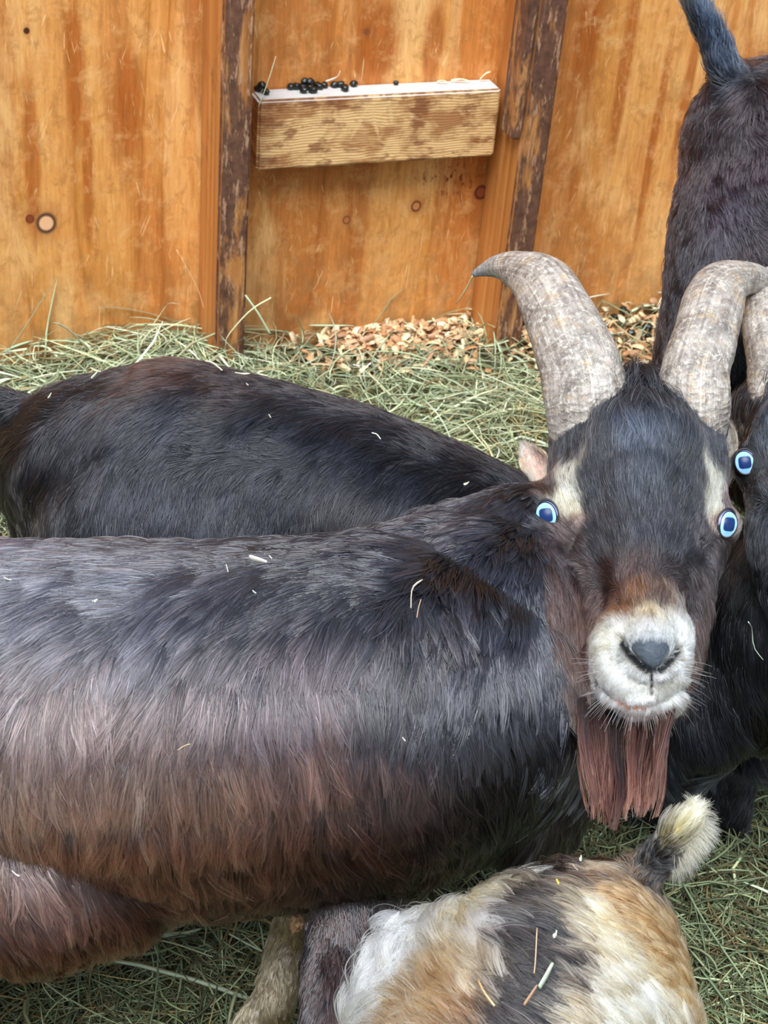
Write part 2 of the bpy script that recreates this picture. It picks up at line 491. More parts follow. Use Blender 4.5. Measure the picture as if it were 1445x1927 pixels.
# ---- head, written around the near goat's face; (ox,oy) px offset and dz move it to another place
def head_chains(ox=0, oy=0, dz=0.0, k=1.0):
    def q(x, y, Z, r): return (1205+(x-1205)*k+ox, 980+(y-980)*k+oy, 1.2+dz+(Z-1.2)*k, r*k)
    return [
        [q(1152, 885, 1.250, 120), q(1250, 885, 1.250, 112)],
        [q(1200, 812, 1.262, 100), q(1205, 900, 1.235, 145), q(1205, 985, 1.212, 128), q(1207, 1060, 1.196, 116), q(1212, 1130, 1.18, 104)],
        [q(1118, 815, 1.255, 78), q(1290, 815, 1.255, 70)],
        [q(1092, 920, 1.225, 64), q(1078, 970, 1.216, 58), q(1090, 1040, 1.215, 66)],
        [q(1047, 974, 1.212, 48)], [q(1350, 988, 1.212, 44)],
        [q(1314, 930, 1.225, 52), q(1330, 985, 1.216, 52), q(1304, 1045, 1.215, 62)],
        [q(1205, 950, 1.196, 92), q(1207, 1040, 1.174, 84), q(1214, 1110, 1.151, 76), q(1221, 1170, 1.127, 66), q(1224, 1200, 1.114, 60)],
        [q(1125, 1040, 1.208, 98), q(1132, 1130, 1.188, 100), q(1148, 1215, 1.168, 88), q(1164, 1275, 1.156, 60)],
        [q(1275, 1040, 1.208, 80), q(1262, 1130, 1.188, 80), q(1246, 1220, 1.165, 76), q(1225, 1300, 1.15, 60)],
        [q(1172, 1195, 1.122, 58), q(1160, 1250, 1.112, 50)],
        [q(1262, 1195, 1.122, 46), q(1256, 1250, 1.112, 44)],
        [q(1222, 1208, 1.100, 44), q(1222, 1250, 1.098, 40)],
        [q(1170, 1283, 1.112, 50), q(1208, 1296, 1.108, 48), q(1246, 1280, 1.112, 45)],
        [q(1160, 1284, 1.123, 42), q(1199, 1317, 1.119, 44), q(1243, 1304, 1.119, 46)],
    ]

mainc = [
    [(-420, 1420, 1.22, 340), (-200, 1420, 1.19, 380), (0, 1385, 1.17, 372), (430, 1365, 1.17, 352), (700, 1340, 1.17, 340), (835, 1320, 1.18, 292), (930, 1315, 1.20, 200)],
    [(900, 1200, 1.20, 235), (1010, 1190, 1.23, 185), (1090, 1140, 1.26, 140)],
    [(950, 1280, 1.215, 205), (1000, 1400, 1.205, 165), (985, 1500, 1.20, 125)],
    [(680, 1180, 1.20, 180), (880, 1135, 1.215, 182), (1040, 1090, 1.255, 150)],
    [(760, 1210, 1.20, 222), (860, 1140, 1.22, 190), (990, 1080, 1.24, 172), (1110, 1040, 1.26, 140), (1190, 960, 1.26, 110)],
    [(1180, 1060, 1.26, 105), (1060, 1230, 1.23, 145), (1000, 1390, 1.21, 150), (940, 1510, 1.18, 120)],
    # forelegs (the near one dark, the far one fawn) and a hind leg with its thigh
    [(800, 1470, 1.18, 150), (700, 1620, 1.17, 115), (648, 1790, 1.14, 78), (625, 1930, 1.10, 60), ('w', -.035, .72, .14, .018), ('w', -.035, .71, .04, .022)],
    [(640, 1640, 1.24, 90), (545, 1760, 1.26, 40), (515, 1890, 1.255, 43), ('w', -.098, .80, .09, .015), ('w', -.10, .79, .04, .020)],
    [(-200, 1500, 1.13, 270), (60, 1655, 1.10, 172), (230, 1650, 1.12, 120)],
    [(-60, 1660, 1.12, 150), (-230, 1900, 1.14, 90), ('w', -.45, .84, .18, .025), ('w', -.42, .84, .03, .022)],
] + head_chains()
backc = [
    [(100, 880, 1.46, 120), (190, 885, 1.44, 178), (330, 915, 1.43, 240), (480, 950, 1.42, 238), (650, 985, 1.41, 225), (800, 1010, 1.41, 190), (930, 1030, 1.41, 150), (1060, 1060, 1.42, 130), (1150, 1120, 1.42, 105)],
    [(330, 1010, 1.43, 270), (600, 1030, 1.42, 240)],
    [(160, 960, 1.44, 130), (170, 1100, 1.46, 110), ('w', -.26, 1.16, .12, .035), ('w', -.26, 1.14, .03, .024)],
    [(120, 960, 1.52, 100), ('w', -.27, 1.30, .14, .035), ('w', -.27, 1.28, .03, .024)],
    [(820, 1120, 1.42, 130), ('w', .05, 1.16, .14, .032), ('w', .05, 1.15, .03, .023)],
    [(800, 1120, 1.50, 120), ('w', .04, 1.27, .14, .032), ('w', .04, 1.26, .03, .023)],
    [(1150, 1100, 1.42, 95), (1190, 1180, 1.40, 70), (1205, 1260, 1.38, 42)],
    [(110, 850, 1.45, 60), (40, 775, 1.45, 36), (-40, 745, 1.45, 26)],
]
rightc = head_chains(372, -98, .06, .98) + [
    [(1448, 890, 1.32, 84), (1452, 800, 1.32, 82)],
    [(1600, 900, 1.34, 130), (1560, 1040, 1.32, 150), (1500, 1180, 1.34, 160), (1440, 1290, 1.36, 120)],
    [(1500, 1180, 1.36, 160), (1800, 1200, 1.45, 260), (2150, 1180, 1.55, 260)],
    [(1410, 1100, 1.38, 100), (1392, 1230, 1.38, 108), (1345, 1350, 1.38, 90), (1290, 1430, 1.42, 55), ('w', .295, 1.17, .12, .022), ('w', .29, 1.19, .045, .024)],
    [(1500, 1240, 1.38, 110), (1480, 1400, 1.42, 60), ('w', .37, 1.22, .12, .022), ('w', .37, 1.2, .045, .024)],
]
farc = [
    [(1440, 270, 1.64, 150), (1470, 300, 1.68, 185), (1700, 330, 1.78, 190), (1950, 360, 1.88, 190)],
    [(1470, 300, 1.66, 180), (1455, 450, 1.64, 195), (1400, 570, 1.62, 150), (1325, 690, 1.62, 95), (1290, 800, 1.65, 55), ('w', .335, 1.46, .24, .022), ('w', .34, 1.44, .14, .022)],
    [(1520, 480, 1.70, 150), (1480, 640, 1.72, 90), ('w', .45, 1.52, .25, .024), ('w', .45, 1.50, .14, .022)],
    [(1400, 200, 1.62, 62), (1368, 140, 1.60, 34), (1345, 80, 1.595, 28), (1316, 20, 1.59, 22), (1292, -30, 1.59, 12)],
]
nearc = [
    [(1130, 1725, 1.03, 95), (1110, 1790, 1.02, 165), (1040, 1880, 1.00, 235), (990, 1990, .98, 300), ('w', .06, .50, .335, .098), ('w', .03, .38, .335, .10), ('w', .0, .22, .33, .095)],
    [(1130, 1800, 1.0, 150), (1120, 1960, .98, 200)],
    [(820, 2000, .99, 140), (930, 1960, 1.0, 260)],
    [(1165, 1690, 1.03, 62), (1212, 1640, 1.03, 40), (1246, 1604, 1.022, 36), (1282, 1562, 1.015, 28), (1310, 1526, 1.01, 12)],
    [(1180, 2000, 1.02, 140), ('w', .14, .60, .2, .035), ('w', .145, .62, .10, .02), ('w', .15, .60, .03, .022)],
    [(900, 2000, 1.04, 140), ('w', .04, .62, .2, .035), ('w', .04, .65, .10, .02), ('w', .04, .63, .03, .022)],
    [('w', .08, .32, .30, .06), ('w', .10, .30, .12, .025), ('w', .10, .30, .03, .022)],
    [('w', -.02, .32, .30, .06), ('w', -.03, .30, .12, .025), ('w', -.03, .30, .03, .022)],
]

# ------------------------------------------------------------------ fur
def ray_hit(bvh, px, py):
    d = F + CR*((px-722.5)/FPX) - CU*((py-963.5)/FPX)
    h = bvh.ray_cast(Vector(CP), Vector(d).normalized())
    if h[0] is None: return None
    return np.array(h[0]), np.array(h[1])

def world_dir(ang):
    a = math.radians(ang); return CR*math.cos(a) - CU*math.sin(a)

class Guides:
    """rows (px, py, angle in the view, length cm, root colour, tip colour, lift)"""
    def __init__(s, bvh, rows, off=(0, 0), k=1.0, c=(1205, 980), zlim=9, zm=1.2):
        P = []; D = []; L = []; A = []; B = []; H = []
        for (px, py, ang, ln, ca, cb, lf) in rows:
            px = c[0]+(px-c[0])*k+off[0]; py = c[1]+(py-c[1])*k+off[1]
            h = ray_hit(bvh, px, py)
            if zlim < 2 and py > 1338:
                h = (np.array(bvh.find_nearest(Vector(U(px, py, 1.135)))[0]), None)
            elif h is None or (h[0]-CP)@F > (zlim if py > 1090 else max(zlim, 1.32)):
                n = bvh.find_nearest(Vector(U(px, py, zm)))
                h = (np.array(n[0]), np.array(n[1]))
            P.append(h[0]); D.append(world_dir(ang)); L.append(ln*.01); A.append(hexc(ca)**.4); B.append(hexc(cb)**.4); H.append(lf)
        s.P = np.array(P); s.D = np.array(D); s.S = np.column_stack([L, H, A, B])
    def eval(s, X, power=4.5, wob=0.012):
        X = X + np.stack([vnoise(X, 9, 11+i, 2) for i in range(3)], -1)*wob
        out = []; dirs = []
        for c in range(0, len(X), 60000):
            x = X[c:c+60000]
            d2 = ((x[:, None, :]-s.P[None])**2).sum(-1)+1e-6
            w_ = d2**(-power/2); w_ /= w_.sum(1, keepdims=True)
            out.append(w_@s.S); dirs.append(w_@s.D)
        out = np.concatenate(out); out[:, 2:8] **= 2.5
        return out, np.concatenate(dirs)

def sample_mesh(me, n, r, wfun=None, vis=True):
    me.calc_loop_triangles()
    nt_ = len(me.loop_triangles); T = np.empty(nt_*3, np.int32); me.loop_triangles.foreach_get('vertices', T); T = T.reshape(-1, 3)
    V = verts_of(me); N = norms_of(me)
    a, b, c = V[T[:, 0]], V[T[:, 1]], V[T[:, 2]]
    cr_ = np.cross(b-a, c-a); ar = np.linalg.norm(cr_, axis=1)/2
    cen = (a+b+c)/3; nn = cr_/(2*ar[:, None]+1e-12)
    wt = ar.copy()
    if vis:
        x, y, z = proj(cen); m = 90
        inside = (x > -m) & (x < 1445+m) & (y > -m) & (y < 1927+m)
        vd = CP-cen; vd /= np.linalg.norm(vd, axis=1, keepdims=True)
        fc = (nn*vd).sum(1)
        wt *= np.where(inside, 1, np.where((x > -500) & (x < 2000) & (y > -500) & (y < 2500), .09, .02))*np.where(fc > -.3, 1, .08)
    if wfun is not None: wt *= wfun(cen)
    tot = wt.sum(); 
    pick = np.searchsorted(np.cumsum(wt)/tot, r.random(n)); pick = np.minimum(pick, nt_-1)
    u = r.random(n); v = r.random(n); k = u+v > 1; u[k] = 1-u[k]; v[k] = 1-v[k]
    A_, B_, C_ = T[pick, 0], T[pick, 1], T[pick, 2]
    wv = np.stack([1-u-v, u, v], -1)[..., None]
    P = V[A_]*wv[:, 0]+V[B_]*wv[:, 1]+V[C_]*wv[:, 2]
    Nn = N[A_]*wv[:, 0]+N[B_]*wv[:, 1]+N[C_]*wv[:, 2]
    Nn /= np.linalg.norm(Nn, axis=1, keepdims=True)+1e-9
    return P, Nn

def write_curves(name, Pts, rad, cols, mat, parent):
    """Pts (n,k,3), rad (n,k), cols (n,k,3)"""
    n, k, _ = Pts.shape
    cu = bpy.data.hair_curves.new(name)
    cu.add_curves([k]*n)
    off = -np.array(parent.location) if parent else np.zeros(3)
    cu.attributes['position'].data.foreach_set('vector', (Pts+off).astype(np.float32).ravel())
    ra = cu.attributes.get('radius') or cu.attributes.new('radius', 'FLOAT', 'POINT')
    ra.data.foreach_set('value', rad.astype(np.float32).ravel())
    ca = cu.attributes.new('col', 'FLOAT_COLOR', 'POINT')
    c4 = np.ones((n*k, 4), np.float32); c4[:, :3] = cols.reshape(-1, 3)
    ca.data.foreach_set('color', c4.ravel())
    cu.materials.append(mat)
    o = bpy.data.objects.new(name, cu); COL.objects.link(o)
    if parent: o.parent = parent
    return o

def grow(P, N, dirs, L, lift, ca, cb, r, nseg=6, jit=8, field=14, clump=.006, cstr=.6, cpow=1.4, curlR=.15, wave=.0, seed=0,
         grav=.0, var=.42, tint=None, tippow=1.0, ffreq=14, ccl=.3, lockl=.4, hlf=.10, hlc=(.035, .037, .045)):
    n = len(P)
    T = dirs - (dirs*N).sum(1, keepdims=True)*N
    T /= np.linalg.norm(T, axis=1, keepdims=True)+1e-9
    Bn = np.cross(N, T)
    ang = np.radians(r.normal(0, jit, n) + vnoise(P, ffreq, seed+3, 2)*field)
    D = T*np.cos(ang)[:, None]+Bn*np.sin(ang)[:, None]
    L = L*np.exp(np.clip(r.normal(0, .16, n), -.4, .3))
    t = np.linspace(0, 1, nseg)
    s = L[:, None]*t[None]
    lf = lift*np.exp(r.normal(0, .3, n) + lockl*vnoise(P, 60, seed+21, 2)*1.5)
    up = lf[:, None]*s*(1-.62*t[None]) - s**2/(2*curlR)
    wv = wave*L[:, None]*np.sin(t[None]*6+r.uniform(0, 6.3, n)[:, None])*t[None]
    Pts = P[:, None, :] + D[:, None, :]*s[..., None]*.97 + N[:, None, :]*up[..., None] + Bn[:, None, :]*wv[..., None]
    if grav: Pts[..., 2] -= grav*(s**2)
    if clump:
        # pick clump leaders on a jittered grid of hairs
        key = np.floor((P + vnoise(P, 20, seed+9, 1)[:, None]*clump*.5)/clump).astype(np.int64)
        kk = key[:, 0]*73856093 ^ key[:, 1]*19349663 ^ key[:, 2]*83492791
        _, lead, inv = np.unique(kk, return_index=True, return_inverse=True)
        kd = KDTree(len(lead))
        for i, q in enumerate(lead): kd.insert(P[q], i)
        kd.balance()
        near = np.fromiter((kd.find(p)[1] for p in P), int, n)
        Lp = Pts[lead[near]]
        # keep own length: sample leader at same t
        st = (cstr*np.clip(r.normal(1, .22, n), .2, 1.3))[:, None, None]*(t[None, :, None]**cpow)
        Pts = Pts*(1-st)+Lp*st
        cl = np.exp(r.normal(0, ccl, len(lead)))[near]
    else: cl = np.ones(n)
    b = np.exp(r.normal(0, var, n))*cl
    tt = (t**tippow)[None, :, None]
    mixr = np.clip(r.normal(0, .22, n), -.5, .5)[:, None, None]
    tt = np.clip(tt+mixr*(tt > 0), 0, 1)
    cols = (ca[:, None]*(1-tt)+cb[:, None]*tt)*b[:, None, None]
    hm = ((r.random(n) < hlf)*np.exp(r.normal(0, .6, n)))[:, None, None]
    cols = cols + hm*(np.array(hlc)*.5+cb[:, None]*1.0)*tt
    return Pts, np.clip(cols, 0.0008, .93)

def fur(name, parent, me, G, count, radius, mat, excl=(), seed=0, wfun=None, lenmul=1.0, power=4.5, wob=.012, cj=.006, rootk=1.0, **kw):
    r = np.random.default_rng(100+seed)
    P, N = sample_mesh(me, int(count*DENS), r, wfun)
    keep = np.ones(len(P), bool)
    for c, rr in excl: keep &= ((P-c)**2).sum(1) > rr*rr
    P, N = P[keep], N[keep]
    A, D = G.eval(P, power, wob)
    A2, _ = G.eval(P+r.normal(0, cj, P.shape), power, wob); A[:, 2:] = A2[:, 2:]
    Pts, cols = grow(P, N, D, A[:, 0]*lenmul, A[:, 1], A[:, 2:5]*rootk, A[:, 5:8], r, seed=seed, **kw)
    k = Pts.shape[1]; tp = np.linspace(0, 1, k)
    rad = radius*(1-.85*tp**2)[None]*np.exp(r.normal(0, .2, len(P)))[:, None]*np.clip(A[:, 0]/.03, .55, 1.1)[:, None]
    return write_curves(name, Pts, rad, cols, mat, parent)

def paint_skin(me, G, dark=.5):
    V = verts_of(me); A, _ = G.eval(V); set_col(me, (A[:, 2:5]*.7+A[:, 5:8]*.3)*dark)

# ================================================================== GOATS: shared parts
skin = attr_mat('goat_skin', .75, 300)
hairm = mat_hair('goat_hair', .20, .35, ior=1.64)
hairb = mat_hair('goat_hair_black', .24, .4, ior=1.5)
hairs = mat_hair('goat_hair_soft', .34, .5)

def horn_mat():
    m = NT('horn'); a = m.n('ShaderNodeAttribute', attribute_name='col'); tcn = m.n('ShaderNodeTexCoord'); v = tcn.outputs['Object']
    al = m.n('ShaderNodeAttribute', attribute_name='along')
    n1 = m.noise(v, 60, 6, .7, .3); n2 = m.noise(v, 210, 5, .75)
    base = m.mix(m.ramp(n1, [(.36, 0.0), (.62, 1.0)]), '6a5f56', 'aa9e92')
    base = m.mix(m.ramp(n2, [(.50, 0.0), (.66, .7)]), base, 'd8cfc0')
    n3 = m.noise(v, 130, 4, .7, .4)
    base = m.mix(m.ramp(n3, [(.57, 0.0), (.68, .6)]), base, '574635')
    n4 = m.noise(m.map(v, loc=(3, 3, 3)), 75, 4, .7)
    base = m.mix(m.ramp(n4, [(.55, 0.0), (.68, .55)]), base, 'b99a6e')
    # thin scratches
    sc = m.n('ShaderNodeTexVoronoi', feature='DISTANCE_TO_EDGE'); sc.inputs['Scale'].default_value = 95
    m.l(m.map(v, scale=(1, 1, .45), rot=(.3, .7, .2)), sc.inputs['Vector'])
    scf = m.math('MULTIPLY', m.ramp(sc.outputs['Distance'], [(0, .7), (.03, 0.0)]), m.ramp(m.noise(v, 55, 3), [(.64, 0.0), (.70, 1.0)]))
    base = m.mix(scf, base, 'e8e0d0')
    ar_ = m.n('ShaderNodeAttribute', attribute_name='around')
    cmb = m.n('ShaderNodeCombineXYZ'); m.l(m.math('MULTIPLY', ar_.outputs['Fac'], 26.0), cmb.inputs[0]); m.l(m.math('MULTIPLY', al.outputs['Fac'], 5.0), cmb.inputs[1])
    stq = m.noise(cmb.outputs[0], 1.0, 4, .7, .4)
    base = m.mix(m.ramp(stq, [(.40, .35), (.52, 0.0)]), base, '564a41')
    base = m.mix(m.ramp(stq, [(.56, 0.0), (.70, .5)]), base, 'cfc6b6')
    rg = m.math('SINE', m.math('MULTIPLY', m.math('ADD', al.outputs['Fac'], m.math('MULTIPLY', n1, .09)), 250.0))
    ringz = m.math('MULTIPLY', m.ramp(rg, [(.5, 0.0), (1.0, .35)]), m.ramp(al.outputs['Fac'], [(.10, 1.0), (.30, .0)]))
    base = m.mix(ringz, base, 'ddd6c8')
    tipc = m.ramp(al.outputs['Fac'], [(.80, 0.0), (1.0, .7)])
    base = m.mix(tipc, base, '8f979b')
    m.l(base, m.b.inputs['Base Color']); m.b.inputs['Roughness'].default_value = .48
    m.bump(m.math('ADD', m.math('MULTIPLY', n2, .7), m.math('ADD', m.math('MULTIPLY', rg, .25), n1)), .55, .0018)
    return m.m
HORN = horn_mat()

def make_horn(rows, parent, keel=0.0, keel_an=0.0, seed=0):
    """rows (px,py,Z,half-width px)"""
    R_ = catmull(rows, 64)
    path = [U(a, b, c) for a, b, c, d in R_]; rad = [max(d, 1.5)*c/FPX for a, b, c, d in R_]
    rad[-1] *= .3
    def rf(t, an): return 1+keel*max(0, math.cos(an-keel_an))**10*(1-t)**.5
    me = sweep(path, [(x, x*.86) for x in rad], seg=40, up=tuple(-F), ridge=rf)
    V = verts_of(me)
    Nn = norms_of(me); al = np.repeat(np.linspace(0, 1, 64), 40)
    ring = .00035*np.sin(al*2*np.pi*26+1.5*vnoise(V, 8, seed))*(1-al)**1.2
    V += Nn*(vnoise(V, 22, seed, 3)*.0013*(1-al*.7) + ring)[:, None]
    put_verts(me, V)
    an_ = me.attributes.new('around', 'FLOAT', 'POINT'); an_.data.foreach_set('value', (np.abs(np.tile(np.arange(40), 64)-20)/20).astype(np.float32)[:len(V)])
    at = me.attributes.new('along', 'FLOAT', 'POINT'); at.data.foreach_set('value', al.astype(np.float32))
    return link('horn', me, HORN, parent)

def eye_mat():
    m = NT('eye'); a = m.n('ShaderNodeAttribute', attribute_name='col')
    m.l(a.outputs['Color'], m.b.inputs['Base Color']); m.b.inputs['Roughness'].default_value = .3
    m.b.inputs['Specular IOR Level'].default_value = .25
    return m.m
EYE = eye_mat(); LID = plain('eyelid_skin', '1f1a1c', .5)

def sstep(x, a, b):
    t = np.clip((x-a)/(b-a), 0, 1); return t*t*(3-2*t)

def make_eye(bvh, px, py, a, b, tilt, side, parent, out=.35, push=-.0012, sc=1.0):
    """domed eyeball with pale iris and wide pupil; a,b half axes in px; side -1 = at the left of the head"""
    h = ray_hit(bvh, px, py)
    Z = (h[0]-CP)@F if h is not None else 1.19
    C0 = U(px, py, Z); k = Z/FPX
    n = -F*.98 + CR*side*out + CU*.05; n /= np.linalg.norm(n)
    x = CR - (CR@n)*n; x /= np.linalg.norm(x); y = np.cross(n, x)
    if y@CU < 0: y = -y
    ct, st = math.cos(math.radians(tilt)), math.sin(math.radians(tilt))
    ex = x*ct + y*st; ey = -x*st + y*ct
    nr, ns = 44, 96
    V = []; C = []
    for i in range(nr+1):
        an = np.arange(ns)/ns*2*np.pi
        rr = i/nr*(1.09+.25*np.clip(np.cos(an-math.radians(90+42*side)), 0, 1)**.8)
        u = rr*np.cos(an)*a*k; v = rr*np.sin(an)*b*k
        R = max(a, b)*k*1.55
        zc = np.sqrt(np.maximum(R*R-u*u-v*v, 0))-R*.76
        V.append(C0 + n*(push) + ex*u[:, None] + ey*v[:, None] + n*zc[:, None])
        # colour in iris coordinates
        U_, V_ = rr*np.cos(an), rr*np.sin(an)
        iris = hexc('5597c4')*np.ones((ns, 1)); whit = hexc('94bcd4')
        q = sstep(rr, .35, .95)
        q = np.clip(q+.25*np.sin(an*9+side)*.2, 0, 1)
        c = iris*(1-q[:, None])+whit*q[:, None]
        # pupil: rounded block, small notch on top
        pu = np.maximum(np.abs(U_-.02*side)/.46, np.abs(V_+.02+.10*(np.abs(U_) < .15))/.40)
        p4 = ((np.abs((U_)*ct-V_*st*.6)/.68)**4+(np.abs(V_*ct*.95+U_*st*.4)/.52)**4)**.25
        pm = 1-sstep(p4, .95, 1.04)
        pupc = hexc('0b2654')
        c = c*(1-pm[:, None])+pupc*pm[:, None]
        rim = sstep(rr, .99, 1.03)
        c = c*(1-rim[:, None])+hexc('15151c')*rim[:, None]
        # lilac crescent, inner upper side: third eyelid with its reflection painted in
        cres = sstep(rr, 1.10, 1.13)*(1-sstep(rr, 1.29, 1.32))*sstep(np.cos(an-math.radians(90+42*side)), .45, .6)
        c = c*(1-cres[:, None])+hexc('8380a6')*cres[:, None]
        C.append(c)
    V = np.concatenate(V); C = np.concatenate(C)
    Q = []
    for i in range(nr):
        for j in range(ns): Q.append((i*ns+j, (i+1)*ns+j, (i+1)*ns+(j+1) % ns, i*ns+(j+1) % ns))
    me = np_mesh('eye', V, np.array(Q), C)
    o = link('eye', me, EYE, parent)
    # eyelid ring
    path = []; rad = []
    ns = 48
    ringV = []; Fq = []
    for j in range(ns):
        an = 2*math.pi*j/ns
        inner = math.cos(an-math.radians(90+42*side))
        e = 1.06+.25*max(0, inner)**.8
        c = C0+ex*(a*k*e*math.cos(an))+ey*(b*k*e*math.sin(an))+n*(push*.2-.0002)
        outd = ex*math.cos(an)+ey*math.sin(an)
        for q in range(8):
            qa = 2*math.pi*q/8
            ringV.append(c+outd*math.cos(qa)*.0008+n*math.sin(qa)*.0012)
    for j in range(ns):
        for q in range(8):
            Fq.append((j*8+q, ((j+1) % ns)*8+q, ((j+1) % ns)*8+(q+1) % 8, j*8+(q+1) % 8))
    rm = np_mesh('eyelid', np.array(ringV), np.array(Fq))
    link('eyelid', rm, LID, parent)
    return C0, max(a, b)*k

def refine(me, c, rad, cuts=1):
    bm = bmesh.new(); bm.from_mesh(me)
    ed = [e for e in bm.edges if (e.verts[0].co-Vector(c)).length < rad and (e.verts[1].co-Vector(c)).length < rad]
    bmesh.ops.subdivide_edges(bm, edges=ed, cuts=cuts, use_grid_fill=True)
    bmesh.ops.triangulate(bm, faces=[f for f in bm.faces if len(f.verts) > 4])
    bm.to_mesh(me); bm.free()
    for p in me.polygons: p.use_smooth = True

def seg_dist(x, y, pts):
    d = np.full(len(x), 1e9)
    for (ax, ay), (bx, by) in zip(pts[:-1], pts[1:]):
        vx, vy = bx-ax, by-ay; t = np.clip(((x-ax)*vx+(y-ay)*vy)/(vx*vx+vy*vy), 0, 1)
        d = np.minimum(d, np.hypot(x-ax-t*vx, y-ay-t*vy))
    return d

def shape_face(me, ox=0, oy=0, k=1.0, zmax=1.3):
    V = verts_of(me); N = norms_of(me)
    x, y, z = proj(V); x = 1205+(x-ox-1205)/k; y = 980+(y-oy-980)/k
    front = (N@(-F) > .05) & (z < zmax) & (x > 980) & (x < 1420) & (y > 700) & (y < 1400)
    dv = np.zeros(len(V)); du = np.zeros_like(V)
    def groove(pts, wd, depth):
        d = seg_dist(x, y, pts); dv[front] -= (depth*np.exp(-(d/wd)**2))[front]
    groove([(1168, 1206), (1180, 1230), (1203, 1253), (1217, 1263)], 7.5, .0085)
    groove([(1278, 1222), (1264, 1243), (1248, 1259), (1238, 1265)], 7.0, .0080)
    groove([(1226, 1262), (1226, 1288), (1225, 1308)], 3.5, .0020)
    groove([(1110, 1262), (1124, 1290), (1150, 1314), (1180, 1328), (1225, 1330), (1262, 1316), (1290, 1290)], 5.5, .0050)
    # upper lip swell, bridge ridge, tear groove, socket
    def bump(cx, cy, sx_, sy_, h): dv[front] += (h*np.exp(-((x-cx)/sx_)**2-((y-cy)/sy_)**2))[front]
    bump(1190, 1322, 40, 9, .0016); bump(1222, 1232, 30, 22, .0025)
    bump(1160, 1275, 26, 24, .003); bump(1262, 1275, 22, 22, .003)
    bump(1160, 1228, 8, 18, .0025); bump(1284, 1236, 8, 16, .0025)
    groove([(1082, 1012), (1074, 1030), (1068, 1052)], 10, .0045); groove([(1322, 1022), (1330, 1044)], 9, .004)
    bump(1205, 850, 100, 80, .005); bump(1085, 905, 34, 34, .004); bump(1335, 915, 30, 34, .003)
    V += N*dv[:, None]
    put_verts(me, V)

def straw_mesh(pts, wd, col, colb=None, fold=.3, n=10, th=.0004):
    """a blade with a little thickness: closed flattened tube"""
    R_ = catmull([tuple(p) for p in pts], n)
    me = sweep([tuple(p) for p in R_], [(wd/2*(.35+.65*math.sin(math.pi*min(1, (i+1)/n*1.1))**.5), th) for i in range(n)], seg=6, up=tuple(CR+.2*CU))
    c = hexc(col); c2 = hexc(colb or col)
    t = np.repeat(np.linspace(0, 1, n), 6)[:, None]
    set_col(me, c*(1-t)+c2*t)
    return me
STRAW = attr_mat('dry_stem', .6)

